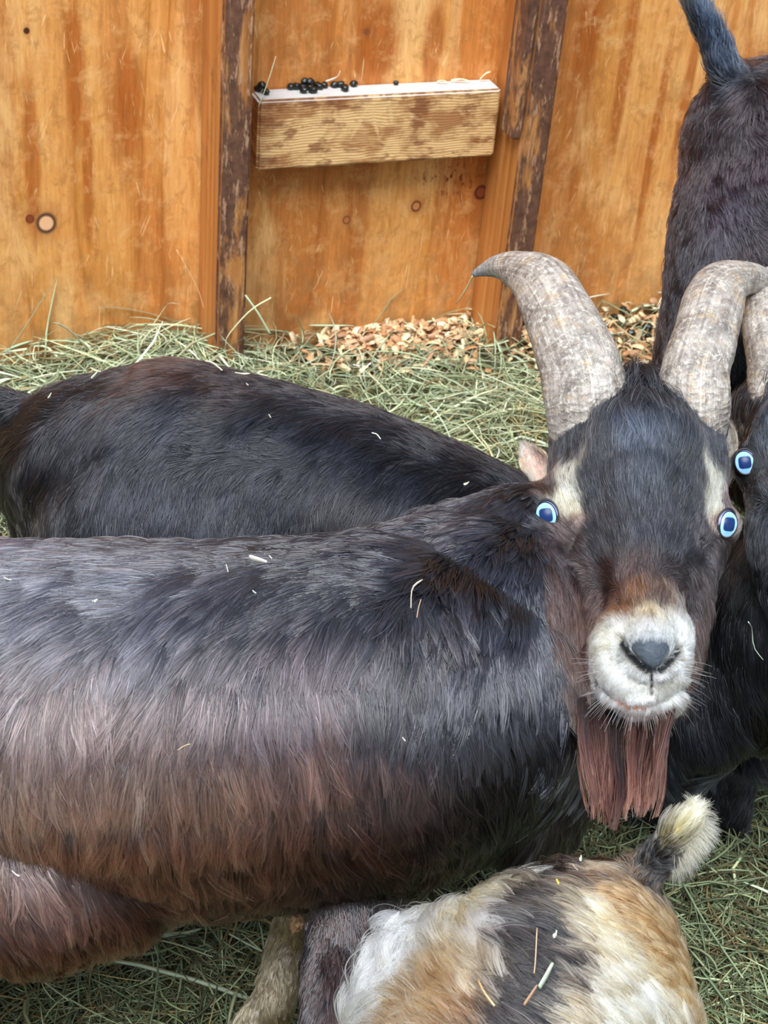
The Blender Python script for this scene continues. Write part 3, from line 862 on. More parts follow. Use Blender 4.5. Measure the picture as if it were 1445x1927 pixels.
# ================================================================== NEAR HORNED GOAT
def goat_root(name, loc, label, group=None):
    o = empty(name, loc); tag(o, label, 'goat', group); return o
g1 = goat_root('goat', (-.02, .86, .02), 'dark brown goat looking up, with pale muzzle, two grey horns and reddish beard')
me = blob_body('body', mainc, .0042, 7)
fc = U(1215, 1200, 1.14)
refine(me, U(1215, 1235, 1.12), .062); refine(me, U(1220, 1262, 1.10), .030)
shape_face(me)
bvh1 = BVHTree.FromPolygons([tuple(v) for v in verts_of(me)], [tuple(p.vertices) for p in me.polygons])
K, KB, DB, BR, RB, MV, GY, LB = '060608', '100f15', '1c1214', '4a2a20', '3a1a16', '5d4a4c', '6f6870', '7a4c38'
rows = [
 # above the ridge
 (20, 1015, 188, 4.5, '151016', '48424a', .10), (200, 1012, 190, 4.5, KB, '38343a', .10), (400, 1005, 186, 4.5, K, '2a2226', .10), (600, 1000, 188, 4.5, K, KB, .12), (720, 1010, 196, 4, K, KB, .14),
 # ridge
 (0, 1090, 172, 6, '1a181e', '5a5c68', .08), (200, 1080, 174, 6, '17161c', '494b55', .08), (400, 1060, 172, 6, '101014', '2c2a30', .08), (600, 1040, 168, 6, K, KB, .08), (740, 1060, 165, 5, K, KB, .12),
 # upper flank
 (0, 1180, 140, 6, '18161b', '4a464e', .07), (150, 1170, 128, 6.5, '151318', '403c42', .07), (330, 1150, 122, 6.5, '121115', '322f35', .07), (520, 1130, 122, 6.5, K, '201c20', .07), (680, 1130, 112, 6, K, '171417', .08), (800, 1140, 104, 5, K, '1a1414', .10),
 (0, 1300, 112, 6.5, '171215', '5e4844', .07), (200, 1290, 104, 6.5, '15100f', '5a4440', .07), (400, 1270, 98, 6.5, '120f11', '4c3a38', .07), (560, 1260, 92, 6, K, '33272a', .07), (720, 1260, 86, 6, K, '1a1618', .08), (860, 1260, 80, 5, K, '18161b', .09),
 # mid flank
 (20, 1430, 100, 6.5, '1d1210', '86614c', .10), (200, 1430, 95, 6.5, '1b110f', '7e5b48', .10), (400, 1420, 93, 6.5, '1a100f', '72503e', .10), (580, 1400, 84, 6, '150d0d', '54362c', .09), (720, 1400, 74, 5.5, '0f0b0c', '3c2824', .09), (850, 1400, 66, 5.5, K, '1c171a', .09), (950, 1400, 70, 5, K, '191a20', .09),
 # low flank
 (30, 1560, 80, 6, '1c0f0c', '8e6248', .14), (160, 1570, 84, 6, '1b0f0d', '8a5e46', .14), (330, 1570, 92, 6, '190e0c', '765040', .12), (500, 1560, 86, 6, '180d0c', '664436', .12), (650, 1560, 76, 5.5, '140b0b', '4c2c22', .12), (800, 1540, 64, 5.5, K, '2a1e1e', .10), (900, 1530, 60, 5, K, '1c1a1f', .10), (960, 1500, 66, 4.5, K, '15151a', .12),
 (60, 1700, 60, 4.5, '1a0c0b', '5e3c30', .12), (200, 1700, 66, 4.5, '1b0d0b', '5e3c30', .12), (60, 1790, 80, 4, '190b0a', '4e2e24', .14), (370, 1680, 86, 5, '170c0b', '5c3a30', .13), (500, 1680, 92, 5, '150b0a', '4a2a22', .13), (620, 1700, 88, 4.5, '120908', '3a2019', .13), (760, 1640, 78, 4.5, '0e0808', '2c1916', .12), (680, 1800, 92, 3.0, '0a0505', '180c0a', .12), (650, 1900, 92, 2.5, '0a0505', '170b09', .12), (600, 1790, 92, 2.5, '0a0505', '180c0a', .12),
 (530, 1800, 95, 1.2, '5e4c34', '8d7850', .2), (505, 1900, 100, 1.2, '5e4c34', '8d7850', .2),
 # neck
 (880, 1000, 150, 4, '0b0a0c', '18151a', .2), (940, 960, 120, 3, '0b0a0c', '18151a', .18), (990, 960, 105, 2.5, '0b0a0c', '151418', .15), (1000, 1030, 98, 3, K, '151418', .15), (970, 1040, 108, 3.5, K, '16141a', .16), (860, 1080, 115, 4, '0b0a0c', '18151a', .18), (1010, 1110, 95, 3, K, '151418', .13), (960, 1150, 100, 5, K, '18161b', .14), (1000, 1250, 92, 5, K, '17171c', .12), (1010, 1350, 88, 5, K, '191920', .12), (1040, 1450, 84, 4.5, K, '131318', .12), (880, 1170, 98, 5, K, '191518', .12),
 (1000, 920, 110, 2, K, '151418', .15),
]
hrows = [
 # crown and forehead
 (1205, 740, 270, 3.0, K, '111116', .5), (1130, 770, 262, 2.6, K, '0d0d10', .4), (1285, 770, 278, 2.6, K, '0d0d10', .4), (1205, 790, 270, 3.0, K, '14161b', .35), (1060, 830, 245, 2.0, K, '17171c', .3), (1350, 830, 292, 2.0, K, '17171c', .3),
 (1205, 840, 270, 3.0, '101014', '39414f', .24), (1140, 850, 250, 2.6, K, '15171c', .26), (1275, 850, 290, 2.6, K, '15171c', .26), (1170, 840, 260, 2.8, '0c0c10', '272c36', .24), (1245, 840, 280, 2.8, '0c0c10', '272c36', .24),
 (1205, 930, 270, 2.6, '0e0e12', '22252c', .28), (1130, 940, 238, 2.2, K, '15161a', .28), (1275, 940, 302, 2.2, K, '15161a', .28),
 (1205, 1010, 270, 2.2, '0c0c0f', '1e1d22', .28), (1150, 1020, 235, 1.5, K, '1c181b', .3), (1262, 1020, 305, 1.5, K, '1c1a1e', .3),
 (1205, 1075, 262, 1.0, '140c0b', '33201c', .3), (1140, 1085, 200, .9, '190c09', '2c1814', .28), (1265, 1085, 340, .9, '120c0c', '2a1e1c', .28),
 (1200, 1125, 255, 1.1, '2c170e', '6d4022', .3), (1150, 1140, 165, .8, '2a130c', '42241a', .28), (1250, 1130, 290, 1.2, '1c1210', '4c3424', .3), (1225, 1166, 270, .7, '7a6242', 'a88c62', .3), (1180, 1150, 240, .8, '3a2012', '6a4428', .3),
 # brow patches and sockets
 (1066, 862, 250, 1.4, K, '121216', .28), (1028, 870, 245, 1.2, K, '121216', .28), (1112, 905, 240, 1.6, K, '121216', .28), (1112, 960, 232, 1.4, K, '121216', .28), (1116, 1000, 225, 1.2, K, '141216', .28), (1345, 862, 290, 1.2, K, '121216', .28), (1372, 880, 292, 1.0, K, '141416', .28), (1306, 905, 300, 1.6, K, '121216', .28), (1304, 960, 305, 1.4, K, '121216', .28), (1064, 897, 268, .8, '776a54', 'b8a988', .25), (1070, 930, 262, .8, 'b3a684', 'e2d6b2', .25), (1085, 960, 250, .8, 'a99a7a', 'd8c9a4', .25), (1093, 985, 240, .7, '6a5044', '94786a', .25), (1070, 1000, 230, .6, '2a1a18', '3c2824', .25),
 (1343, 900, 274, .8, '776a54', 'b8a988', .25), (1347, 930, 278, .8, 'b3a684', 'e2d6b2', .25), (1335, 965, 284, .8, 'b3a684', 'e0d3ae', .25), (1345, 990, 290, .6, '6a4c40', '8a6a5a', .25), (1372, 950, 290, .5, '3a2a28', '5a4440', .25),
 (1028, 925, 250, .9, '1c1414', '3a2a26', .25), (1030, 1015, 120, .8, '1a1416', '322a2c', .2), (1100, 1010, 220, .8, '1a1212', '33241f', .25), (1045, 1045, 110, 1.0, '140e0e', '2c2020', .2), (1350, 1040, 70, 1.0, '1a1415', '38302f', .2), (1320, 1010, 320, .8, '151112', '2a2222', .25),
 # cheeks
 (1050, 1110, 98, 1.8, '180c0a', '2c1812', .2), (1110, 1120, 120, 1.6, '1a0c09', '321a10', .22), (1060, 1200, 92, 2.2, '130908', '331b12', .2), (1090, 1180, 108, 1.8, '170b08', '3c2012', .2), (1080, 1280, 88, 2.2, '130908', '2a1610', .2), (1098, 1300, 90, 2, '130908', '2a1610', .2), (1112, 1340, 90, 1.6, '130908', '2a1610', .2), (1100, 1250, 95, 1.6, '130908', '321a10', .2), (1130, 1365, 90, 1.4, '1a0c0a', '33170f', .2), (1118, 1350, 90, 1.4, '1a0c0a', '33170f', .2), (1150, 1362, 90, .9, '1a0c0a', '33170f', .2), (1165, 1380, 90, 1.2, '1a0c0a', '33170f', .2), (1200, 1392, 90, 1.2, '1a0c0a', '33170f', .2), (1250, 1375, 90, 1.2, '1a0c0a', '33170f', .2), (1108, 1205, 100, 1.4, '160b08', '3a1e10', .2), (1300, 1300, 88, 1.6, '150c0a', '33201a', .2), (1280, 1345, 88, 1.6, '150c0a', '33201a', .2),
 (1320, 1110, 84, 1.6, '130d0c', '30201c', .2), (1318, 1180, 88, 1.8, '130c0b', '33211b', .2), (1305, 1250, 92, 2.0, '150c0a', '33201a', .2), (1300, 1100, 70, 1.6, '130e0e', '2c211f', .22),
 # muzzle
 (1135, 1200, 150, .6, 'c7b58c', 'e6dab8', .35), (1125, 1245, 160, .6, 'd6ccb0', 'eee8d4', .35), (1150, 1250, 140, .5, 'cfc7b0', 'e8e2d0', .35), (1165, 1190, 250, .5, '8c8478', 'b8b0a0', .35), (1225, 1175, 270, .5, '8a857c', 'b4aea2', .35), (1224, 1205, 265, .35, '5c5e60', '8a8c8c', .3), (1190, 1205, 240, .35, '6a6a68', '9a9a94', .3), (1260, 1210, 300, .35, '6a6a68', '9a9a94', .3), (1280, 1200, 300, .5, 'b9b19c', 'dcd5c2', .35),
 (1195, 1260, 120, .35, '8f8b86', 'b5b1aa', .3), (1250, 1270, 60, .35, '8f8b86', 'b5b1aa', .3), (1290, 1240, 20, .6, 'dcdccc', 'f2f4e8', .35), (1285, 1280, 45, .7, 'dfe2d4', 'f4f7ec', .4), (1265, 1290, 60, .5, 'd2d2c6', 'ecede2', .35),
 (1165, 1290, 120, .5, 'cfcfc4', 'e9eae0', .35), (1205, 1300, 95, .5, 'bfbfb6', 'dcdcd4', .3), (1245, 1305, 80, .5, 'c6c7bc', 'e2e4da', .35), (1126, 1285, 140, .6, 'd9dccc', 'f2f5ea', .4),
 (1152, 1318, 110, .5, 'dfe4d8', 'f6faf0', .45), (1195, 1334, 92, .5, 'dfe4d8', 'f6faf0', .45), (1240, 1330, 70, .5, 'dfe4d8', 'f6faf0', .45), (1275, 1305, 55, .8, 'dfe4d8', 'f6faf0', .45),
]
GA = Guides(bvh1, rows)
GH = Guides(bvh1, hrows, zlim=1.215, zm=1.15)
allrows = Guides(bvh1, rows+hrows)
paint_skin(me, allrows, .45)
# bare skin of nose, nostrils and lip
def paint_face(me, ox=0, oy=0, k=1.0):
    V = verts_of(me); x, y, z = proj(V); x = 1205+(x-ox-1205)/k; y = 980+(y-oy-980)/k
    a = np.empty(len(V)*4, np.float32); me.attributes['col'].data.foreach_get('color', a); c = a.reshape(-1, 4)[:, :3].astype(float)
    fr = z < 1.2
    def blend(wt, h):
        wt = np.where(fr, wt, 0)[:, None]; c[:] = c*(1-wt)+hexc(h)*wt
    muz = (((x-1205)/96)**2+((y-1262)/100)**2) < 1
    blend(muz*.75, 'b9b3a4')
    pad = 1-sstep(np.maximum(np.abs(x-1224)/(50-np.clip(y-1205, 0, 99)*.62), np.abs(y-1232)/34), .8, 1.1)
    blend((((x-1224)/66)**2+((y-1238)/52)**2 < 1)*.85, '77756f'); blend(pad, '3a4148')
    spk = vnoise(V, 420, 5, 2)[:, None]; c *= np.where((fr & (np.hypot(x-1224, y-1240) < 60))[:, None], 1+.35*spk, 1)
    blend(1-sstep(seg_dist(x, y, [(1172, 1213), (1184, 1234), (1205, 1254), (1217, 1262)]), 4, 9), '0c0a0b')
    blend(1-sstep(seg_dist(x, y, [(1274, 1226), (1262, 1244), (1246, 1260), (1238, 1264)]), 4, 9), '0c0a0b')
    blend(1-sstep(seg_dist(x, y, [(1226, 1262), (1226, 1308)]), 1.5, 4), '241f22')
    blend(.8*(1-sstep(seg_dist(x, y, [(1112, 1264), (1124, 1290), (1150, 1314)]), 2, 5)), '2c2522')
    blend(1-sstep(seg_dist(x, y, [(1160, 1318), (1182, 1330), (1212, 1331)]), 4, 8), 'c98a6c')
    set_col(me, c)
paint_face(me)
body1 = link('body', me, skin, g1)

EXH = []
for (px, py, a, b, tl, sd_) in [(1028, 970, 18, 24, 14, -1), (1369, 987, 16, 24, -14, 1)]:
    c, r_ = make_eye(bvh1, px, py, a, b, tl, sd_, g1, out=.22, push=.0002)
    EXH.append((c, r_*1.08))
def hitp(bvh, x, y):
    h = ray_hit(bvh, x, y); return h[0] if h is not None else U(x, y, 1.2)
PX = 1.1/FPX
for (x, y, r_) in [(1224, 1236, 27), (1200, 1226, 17), (1250, 1228, 17), (1224, 1256, 16), (1169, 1212, 9), (1176, 1226, 12), (1188, 1240, 12), (1202, 1252, 12), (1278, 1224, 9), (1270, 1236, 11), (1258, 1248, 12), (1246, 1258, 10), (1226, 1275, 5), (1226, 1288, 5), (1226, 1300, 5),
                   (1112, 1266, 4), (1117, 1278, 4.5), (1124, 1290, 5), (1132, 1300, 5), (1141, 1308, 5), (1151, 1315, 5.5), (1228, 1330, 4), (1240, 1326, 4), (1252, 1321, 3.5),
                   (1168, 1322, 5.5), (1182, 1327, 5.5), (1196, 1329, 5.5), (1210, 1329, 5)]:
    EXH.append((hitp(bvh1, x, y), r_*PX))

HX = [(1124, 860, 1.275, 60), (1114, 805, 1.252, 73), (1106, 760, 1.245, 76), (1098, 700, 1.248, 75), (1068, 622, 1.262, 67), (1026, 540, 1.295, 57), (978, 508, 1.325, 37), (934, 501, 1.35, 21), (888, 517, 1.375, 5)]
HY = [(1296, 860, 1.275, 54), (1302, 805, 1.252, 64), (1304, 760, 1.245, 68), (1308, 700, 1.248, 65), (1328, 622, 1.262, 60), (1350, 552, 1.29, 54), (1388, 526, 1.32, 36), (1434, 530, 1.35, 25), (1490, 572, 1.375, 7)]
make_horn(HX, g1, .16, 0.3, 1); make_horn(HY, g1, .06, 2.6, 2)

# body coat: no face hair inside the head volume
hc = [(U(1205, 900, 1.22), .075), (U(1205, 1050, 1.19), .062), (U(1200, 1200, 1.14), .050)]
def in_head(X):
    x, y, z = proj(X)
    lim = np.interp(y, [700, 850, 1000, 1100, 1200, 1300, 1400], [1020, 1018, 1004, 1018, 1028, 1050, 1095])
    zc = np.interp(y, [800, 1000, 1200, 1400], [1.30, 1.262, 1.235, 1.20])
    return (x > lim) & (z < zc) & (y < 1385) & (y > 600)
fur('coat', g1, me, GA, 230000, .00034, hairm, seed=1, lenmul=.72, wfun=lambda X: np.where(in_head(X), 0, 1.0), clump=.0055, cstr=.8, cpow=1.0, nseg=7, jit=9, field=20, curlR=.17, wave=.045, tippow=1.1, var=.6, hlf=.12, hlc=(.03, .031, .038), ccl=.4)
fur('face_hair', g1, me, GH, 100000, .00026, hairs, excl=EXH, seed=2, wfun=lambda X: np.where(in_head(X), 1.0, 0)*np.where(((X-U(1205, 1265, 1.1))**2).sum(1) < .045**2, 3.0, 1.0), clump=.004, cstr=.4, nseg=5, jit=10, field=12, curlR=.12, power=5, wob=.004, cj=.0015, ffreq=30, tippow=.8, var=.45, hlf=.14, hlc=(.07, .075, .09))

# beard: locks hanging from the chin and throat
def hang(name, parent, n, src, tgt, mat, seed, ca, cb, rad=.00030, nseg=9, locks=26, spread=.004, drop=0.0):
    """strands from src(u) to tgt(u) gathered in locks; both give world points for u,v in 0..1"""
    r = np.random.default_rng(seed)
    lu = r.random(locks); lv = r.random(locks); lm = np.exp(r.normal(0, .5, locks)); lj = r.normal(0, .03, locks); ll = r.normal(0, .05, locks)
    P = []; C = []; R = []
    for i in range(n):
        k = r.integers(locks)
        u = min(1, max(0, lu[k]+r.normal(0, .03))); v = min(1, max(0, lv[k]+r.normal(0, .10)))
        a = src(u, v); b = tgt(*((lu[k]+(u-lu[k])*.4+lj[k], lv[k]+r.normal(0, .05)) if r.random() < .8 else (u+r.normal(0, .04), v)))
        f = min(1.08, max(.25, .98-abs(r.normal(0, .17))+ll[k]*1.3))
        mid = (a+b)/2 + np.array([0, 0, .004])+CR*(r.normal(0, .0012))-F*.008*math.sin(v*3)
        pts = []
        for j in range(nseg):
            t = j/(nseg-1)*f
            p = a*(1-t)**2+mid*2*t*(1-t)+b*t*t
            pts.append(p+CR*.0026*math.sin(lu[k]*40+t*6)*t-F*.002*math.sin(lv[k]*50+t*5)*t+r.normal(0, .0004, 3)*t)
        P.append(pts)
        tt = np.clip(np.linspace(0, 1, nseg)+r.normal(0, .18), 0, 1)[:, None]
        C.append((ca*(1-tt)+cb*tt)*lm[k]*math.exp(r.normal(-.1, .75)))
        R.append(rad*(1-.7*np.linspace(0, 1, nseg)**2)*math.exp(r.normal(0, .2)))
    return write_curves(name, np.array(P), np.array(R), np.clip(np.array(C), .001, .9), mat, parent)
def bsrc(u, v): return U(1080+u*198, 1290+56*math.sin(math.pi*u)-10*v, 1.118+.03*v)
def btgt(u, v): return U(1108+u*124, 1526+18*math.sin(math.pi*u*1.1)-8*abs(u-.45), 1.058+.030*v)
hang('beard', g1, int(5200*DENS), bsrc, btgt, hairm, 5, hexc('0e090a'), hexc('4c2a1f'), locks=44)
# whiskers round the chin
r = np.random.default_rng(8); wp = []; wc = []
bv = bvh1
for i in range(210):
    a = math.radians(r.uniform(-15, 200)); q = r.uniform(.82, 1.0)
    x = 1205+92*q*math.cos(a); y = 1262+98*q*math.sin(a)
    h = ray_hit(bv, x, y)
    if h is None: continue
    d = CR*math.cos(a)-CU*math.sin(a)-F*r.uniform(-.2, .5)+h[1]*.5; d /= np.linalg.norm(d)
    L_ = r.uniform(.006, .020); s_ = np.linspace(0, 1, 6)[:, None]
    wp.append(h[0]+d*s_*L_+np.array([0, 0, -1])*(s_**2)*L_*r.uniform(0, .35)); wc.append(np.ones((6, 3))*hexc(random.choice(['3a302c', 'c8c4b8', '4a2c22', 'e8e8dc'])))
write_curves('whiskers', np.array(wp), np.tile(.00018*(1-.6*np.linspace(0, 1, 6)), (len(wp), 1)), np.array(wc), hairs, g1)

def make_ear(rows, parent, cols, seed, hairrows):
    """cupped leaf: rows (px,py,Z,half-width px) from root to tip; opens to the viewer"""
    R_ = catmull(rows, 18); V = []; C = []; Q = []; ns = 11
    for i, (x, y, z, hw) in enumerate(R_):
        t = i/17
        a = catmull(rows, 200)
        j = min(198, int(t*198)); dx, dy = a[j+1, 0]-a[j, 0], a[j+1, 1]-a[j, 1]; l = math.hypot(dx, dy) or 1
        px_, py_ = -dy/l, dx/l
        for k in range(ns):
            q = k/(ns-1)*2-1
            V.append(U(x+px_*hw*q, y+py_*hw*q, z-.010*abs(q)**2*(hw/25)+.004))
            C.append(hexc(cols[0])*(1-abs(q)**2)+hexc(cols[1])*abs(q)**2)
    for i in range(17):
        for k in range(ns-1): Q.append((i*ns+k, i*ns+k+1, (i+1)*ns+k+1, (i+1)*ns+k))
    me_ = np_mesh('ear', np.array(V), np.array(Q), np.array(C))
    o = link('ear', me_, skin, parent)
    so = o.modifiers.new('t', 'SOLIDIFY'); so.thickness = .0018; so.offset = -1
    bb = BVHTree.FromPolygons([tuple(v) for v in verts_of(me_)], [tuple(p.vertices) for p in me_.polygons])
    G = Guides(bb, hairrows)
    fur('ear_hair', o_parent(parent), me_, G, 2600, .00022, hairs, seed=seed, clump=0, nseg=4, jit=22, wob=.002)
    return o
def o_parent(p): return p
#EAR
make_ear([(1020, 940, 1.258, 6), (1016, 905, 1.260, 14), (1010, 878, 1.262, 24), (1000, 862, 1.264, 24), (990, 845, 1.268, 12), (986, 838, 1.27, 3)], g1, ('b98a7c', 'cbb595'), 21,
         [(1010, 880, 250, .5, '9a7a6a', 'cdb8a0', .3), (998, 905, 95, .8, 'b8a888', 'e4d8bc', .4), (988, 850, 240, .6, 'b8a890', 'e4d8c4', .5), (1015, 860, 270, .6, '2a1c1c', '4a3a34', .4)])
make_ear([(1362, 880, 1.275, 8), (1372, 850, 1.275, 12), (1374, 820, 1.278, 10), (1370, 800, 1.28, 3)], g1, ('6a5850', 'b8a890'), 22,
         [(1372, 840, 270, .6, '2a2020', 'a89c88', .4)])

# ================================================================== THE OTHER GOATS
g2 = goat_root('goat', (0.0, 1.20, .02), 'plain black goat standing behind the biggest goat, seen from its long back')
me2 = blob_body('body', backc, .007, 8)
bvh2 = BVHTree.FromPolygons([tuple(v) for v in verts_of(me2)], [tuple(p.vertices) for p in me2.polygons])
rows2 = [
 (60, 780, 200, 2.6, K, '1c181c', .22), (200, 710, 185, 2.6, K, '1a1a20', .18), (330, 670, 180, 2.6, K, '17171b', .16), (480, 700, 190, 2.4, K, '17171c', .14), (650, 755, 195, 2.4, K, '17171c', .14), (800, 840, 200, 2.2, K, '15151a', .14), (950, 895, 205, 2.2, K, '15151a', .14),
 (285, 706, 160, 2.0, '140d0c', '33201a', .14), (420, 760, 160, 2.0, '100c0c', '241a1a', .14),
 (60, 860, 120, 2.2, K, '17171c', .16), (180, 830, 135, 2.2, K, '191b22', .14), (330, 800, 128, 2.4, K, '1b1d25', .13), (480, 810, 122, 2.4, K, '191b22', .13), (650, 850, 128, 2.4, K, '17181f', .13), (800, 900, 135, 2.2, K, '17181f', .13), (900, 940, 140, 2.2, K, '17171c', .14),
 (60, 950, 98, 2.2, '0c0a0b', '1a1416', .16), (200, 940, 100, 2.4, K, '191b23', .14), (350, 930, 96, 2.4, K, '1b1d26', .14), (500, 930, 98, 2.4, K, '191a22', .14), (650, 960, 104, 2.4, '0d0a0b', '1a1619', .14),
 (150, 1100, 92, 2.2, K, '151217', .14), (500, 1150, 90, 2.4, K, '151217', .14), (900, 1100, 100, 2.2, K, '151217', .14), (1150, 1150, 90, 1.6, K, '151217', .14),
 (20, 760, 190, 3, K, '17151a', .25),
]
G2 = Guides(bvh2, rows2); paint_skin(me2, G2, .4)
link('body', me2, skin, g2)
fur('coat', g2, me2, G2, 130000, .00032, hairb, var=.55, hlf=.05, seed=12, clump=.008, cstr=.45, nseg=5, jit=12, field=16, curlR=.16, wave=.03)

g3 = goat_root('goat', (.35, 1.15, .03), 'black goat at the right edge, showing one blue eye and part of one horn')
me3 = blob_body('body', rightc, .005, 7)
refine(me3, U(1577, 1160, 1.2), .05); shape_face(me3, 372, -98, .98, 1.36)
bvh3 = BVHTree.FromPolygons([tuple(v) for v in verts_of(me3)], [tuple(p.vertices) for p in me3.polygons])
rows3 = [
 (1400, 780, 262, 2.2, K, '14161b', .25), (1435, 760, 270, 2.4, K, '171b22', .25), (1430, 850, 255, 1.8, '0d0e12', '2a323c', .25), (1445, 930, 240, 1.8, '0d0e12', '2a323c', .25),
 (1395, 830, 250, .9, '120d0c', '2e221c', .22), (1385, 900, 110, .7, '15100e', '2e221c', .2), (1425, 890, 100, .7, '1a120f', '3c2920', .2), (1415, 960, 100, 1.4, K, '1c2128', .2), (1440, 1000, 95, 1.8, K, '14161b', .2),
 (1380, 980, 95, 1.6, K, '101013', .2), (1400, 1080, 92, 2.4, K, '0e0f13', .18), (1440, 1150, 88, 3, K, '14151a', .16), (1360, 1200, 92, 3, K, '0f1016', .16), (1430, 1280, 88, 3.4, K, '17181f', .16), (1350, 1350, 92, 3.4, K, '10121a', .16), (1290, 1420, 96, 2.6, K, '12151c', .16), (1420, 1350, 90, 3, K, '120f10', .18),
 (1600, 1100, 90, 1.0, K, '141416', .2), (1700, 1100, 60, 3, K, '141416', .2),
]
G3 = Guides(bvh3, rows3); paint_skin(me3, G3, .4); link('body', me3, skin, g3)
def off3(x, y): return 1205+(x-1205)*.98+372, 980+(y-980)*.98-98
x_, y_ = 1401, 871
c3, r3 = make_eye(bvh3, x_, y_, 17, 21, 14, -1, g3, push=.0008, out=.15)
make_eye(bvh3, *off3(1370, 986), 17, 24, -14, 1, g3)
fur('coat', g3, me3, G3, 90000, .00030, hairb, hlf=.03, excl=[(c3, r3*1.5)], seed=14, clump=.006, cstr=.5, nseg=5, jit=10, field=14, curlR=.12, wob=.004)
dx3 = 366
make_horn([(1484, 790, 1.30, 66), (1478, 740, 1.305, 66), (1466, 670, 1.315, 60), (1448, 600, 1.335, 52), (1440, 556, 1.365, 42), (1456, 530, 1.395, 30), (1488, 524, 1.42, 18), (1520, 534, 1.44, 5)], g3, .08, 0.3, 5)
make_horn([(x*.98+24.1+372, (y-980)*.98+980-90, z+.06, w_*.98) for x, y, z, w_ in HY], g3, .06, 2.6, 6)

g4 = goat_root('goat', (.42, 1.6, .13), 'dark brown goat at the upper right with its short tail raised against the wall')
me4 = blob_body('body', farc, .007, 8)
bvh4 = BVHTree.FromPolygons([tuple(v) for v in verts_of(me4)], [tuple(p.vertices) for p in me4.polygons])
rows4 = [
 (1300, 15, 250, 3.6, '0d0d12', '5a5348', .3), (1330, 40, 245, 3.4, '0c0e14', '1d2634', .3), (1355, 90, 245, 3.0, '0d1119', '1f2a3a', .28), (1375, 140, 250, 2.6, '10141c', '283444', .28),
 (1330, 200, 130, 2.2, '0d0a0b', '1c1417', .3), (1400, 170, 140, 2.2, '100a0b', '261a1c', .28), (1440, 150, 30, 2.2, '110b0c', '2c1e20', .28),
 (1310, 300, 130, 2.2, '0f090b', '22171a', .3), (1400, 280, 100, 2.2, '110b0c', '2c1f24', .25), (1440, 250, 20, 2.2, '120c0d', '302226', .25),
 (1290, 400, 105, 2.4, '0d090a', '1c1417', .25), (1370, 380, 60, 2.4, '110b0e', '37303a', .25), (1430, 400, 50, 2.4, '100b0c', '2a2024', .25),
 (1270, 500, 98, 2.4, K, '171318', .25), (1340, 480, 80, 2.4, '100c0e', '2a262e', .25), (1420, 480, 60, 2.4, '100a0b', '261a1d', .25),
 (1250, 620, 95, 2.4, '0c0809', '1a1213', .25), (1300, 620, 92, 2.4, K, '14141a', .22), (1230, 700, 92, 1.6, '0c0708', '1a1011', .2), (1400, 650, 90, 1.6, K, '120f11', .2),
]
G4 = Guides(bvh4, rows4); paint_skin(me4, G4, .4); link('body', me4, skin, g4)
fur('coat', g4, me4, G4, 80000, .00036, hairb, seed=16, clump=.009, cstr=.5, nseg=5, jit=14, field=18, curlR=.14, wave=.04, wob=.006)

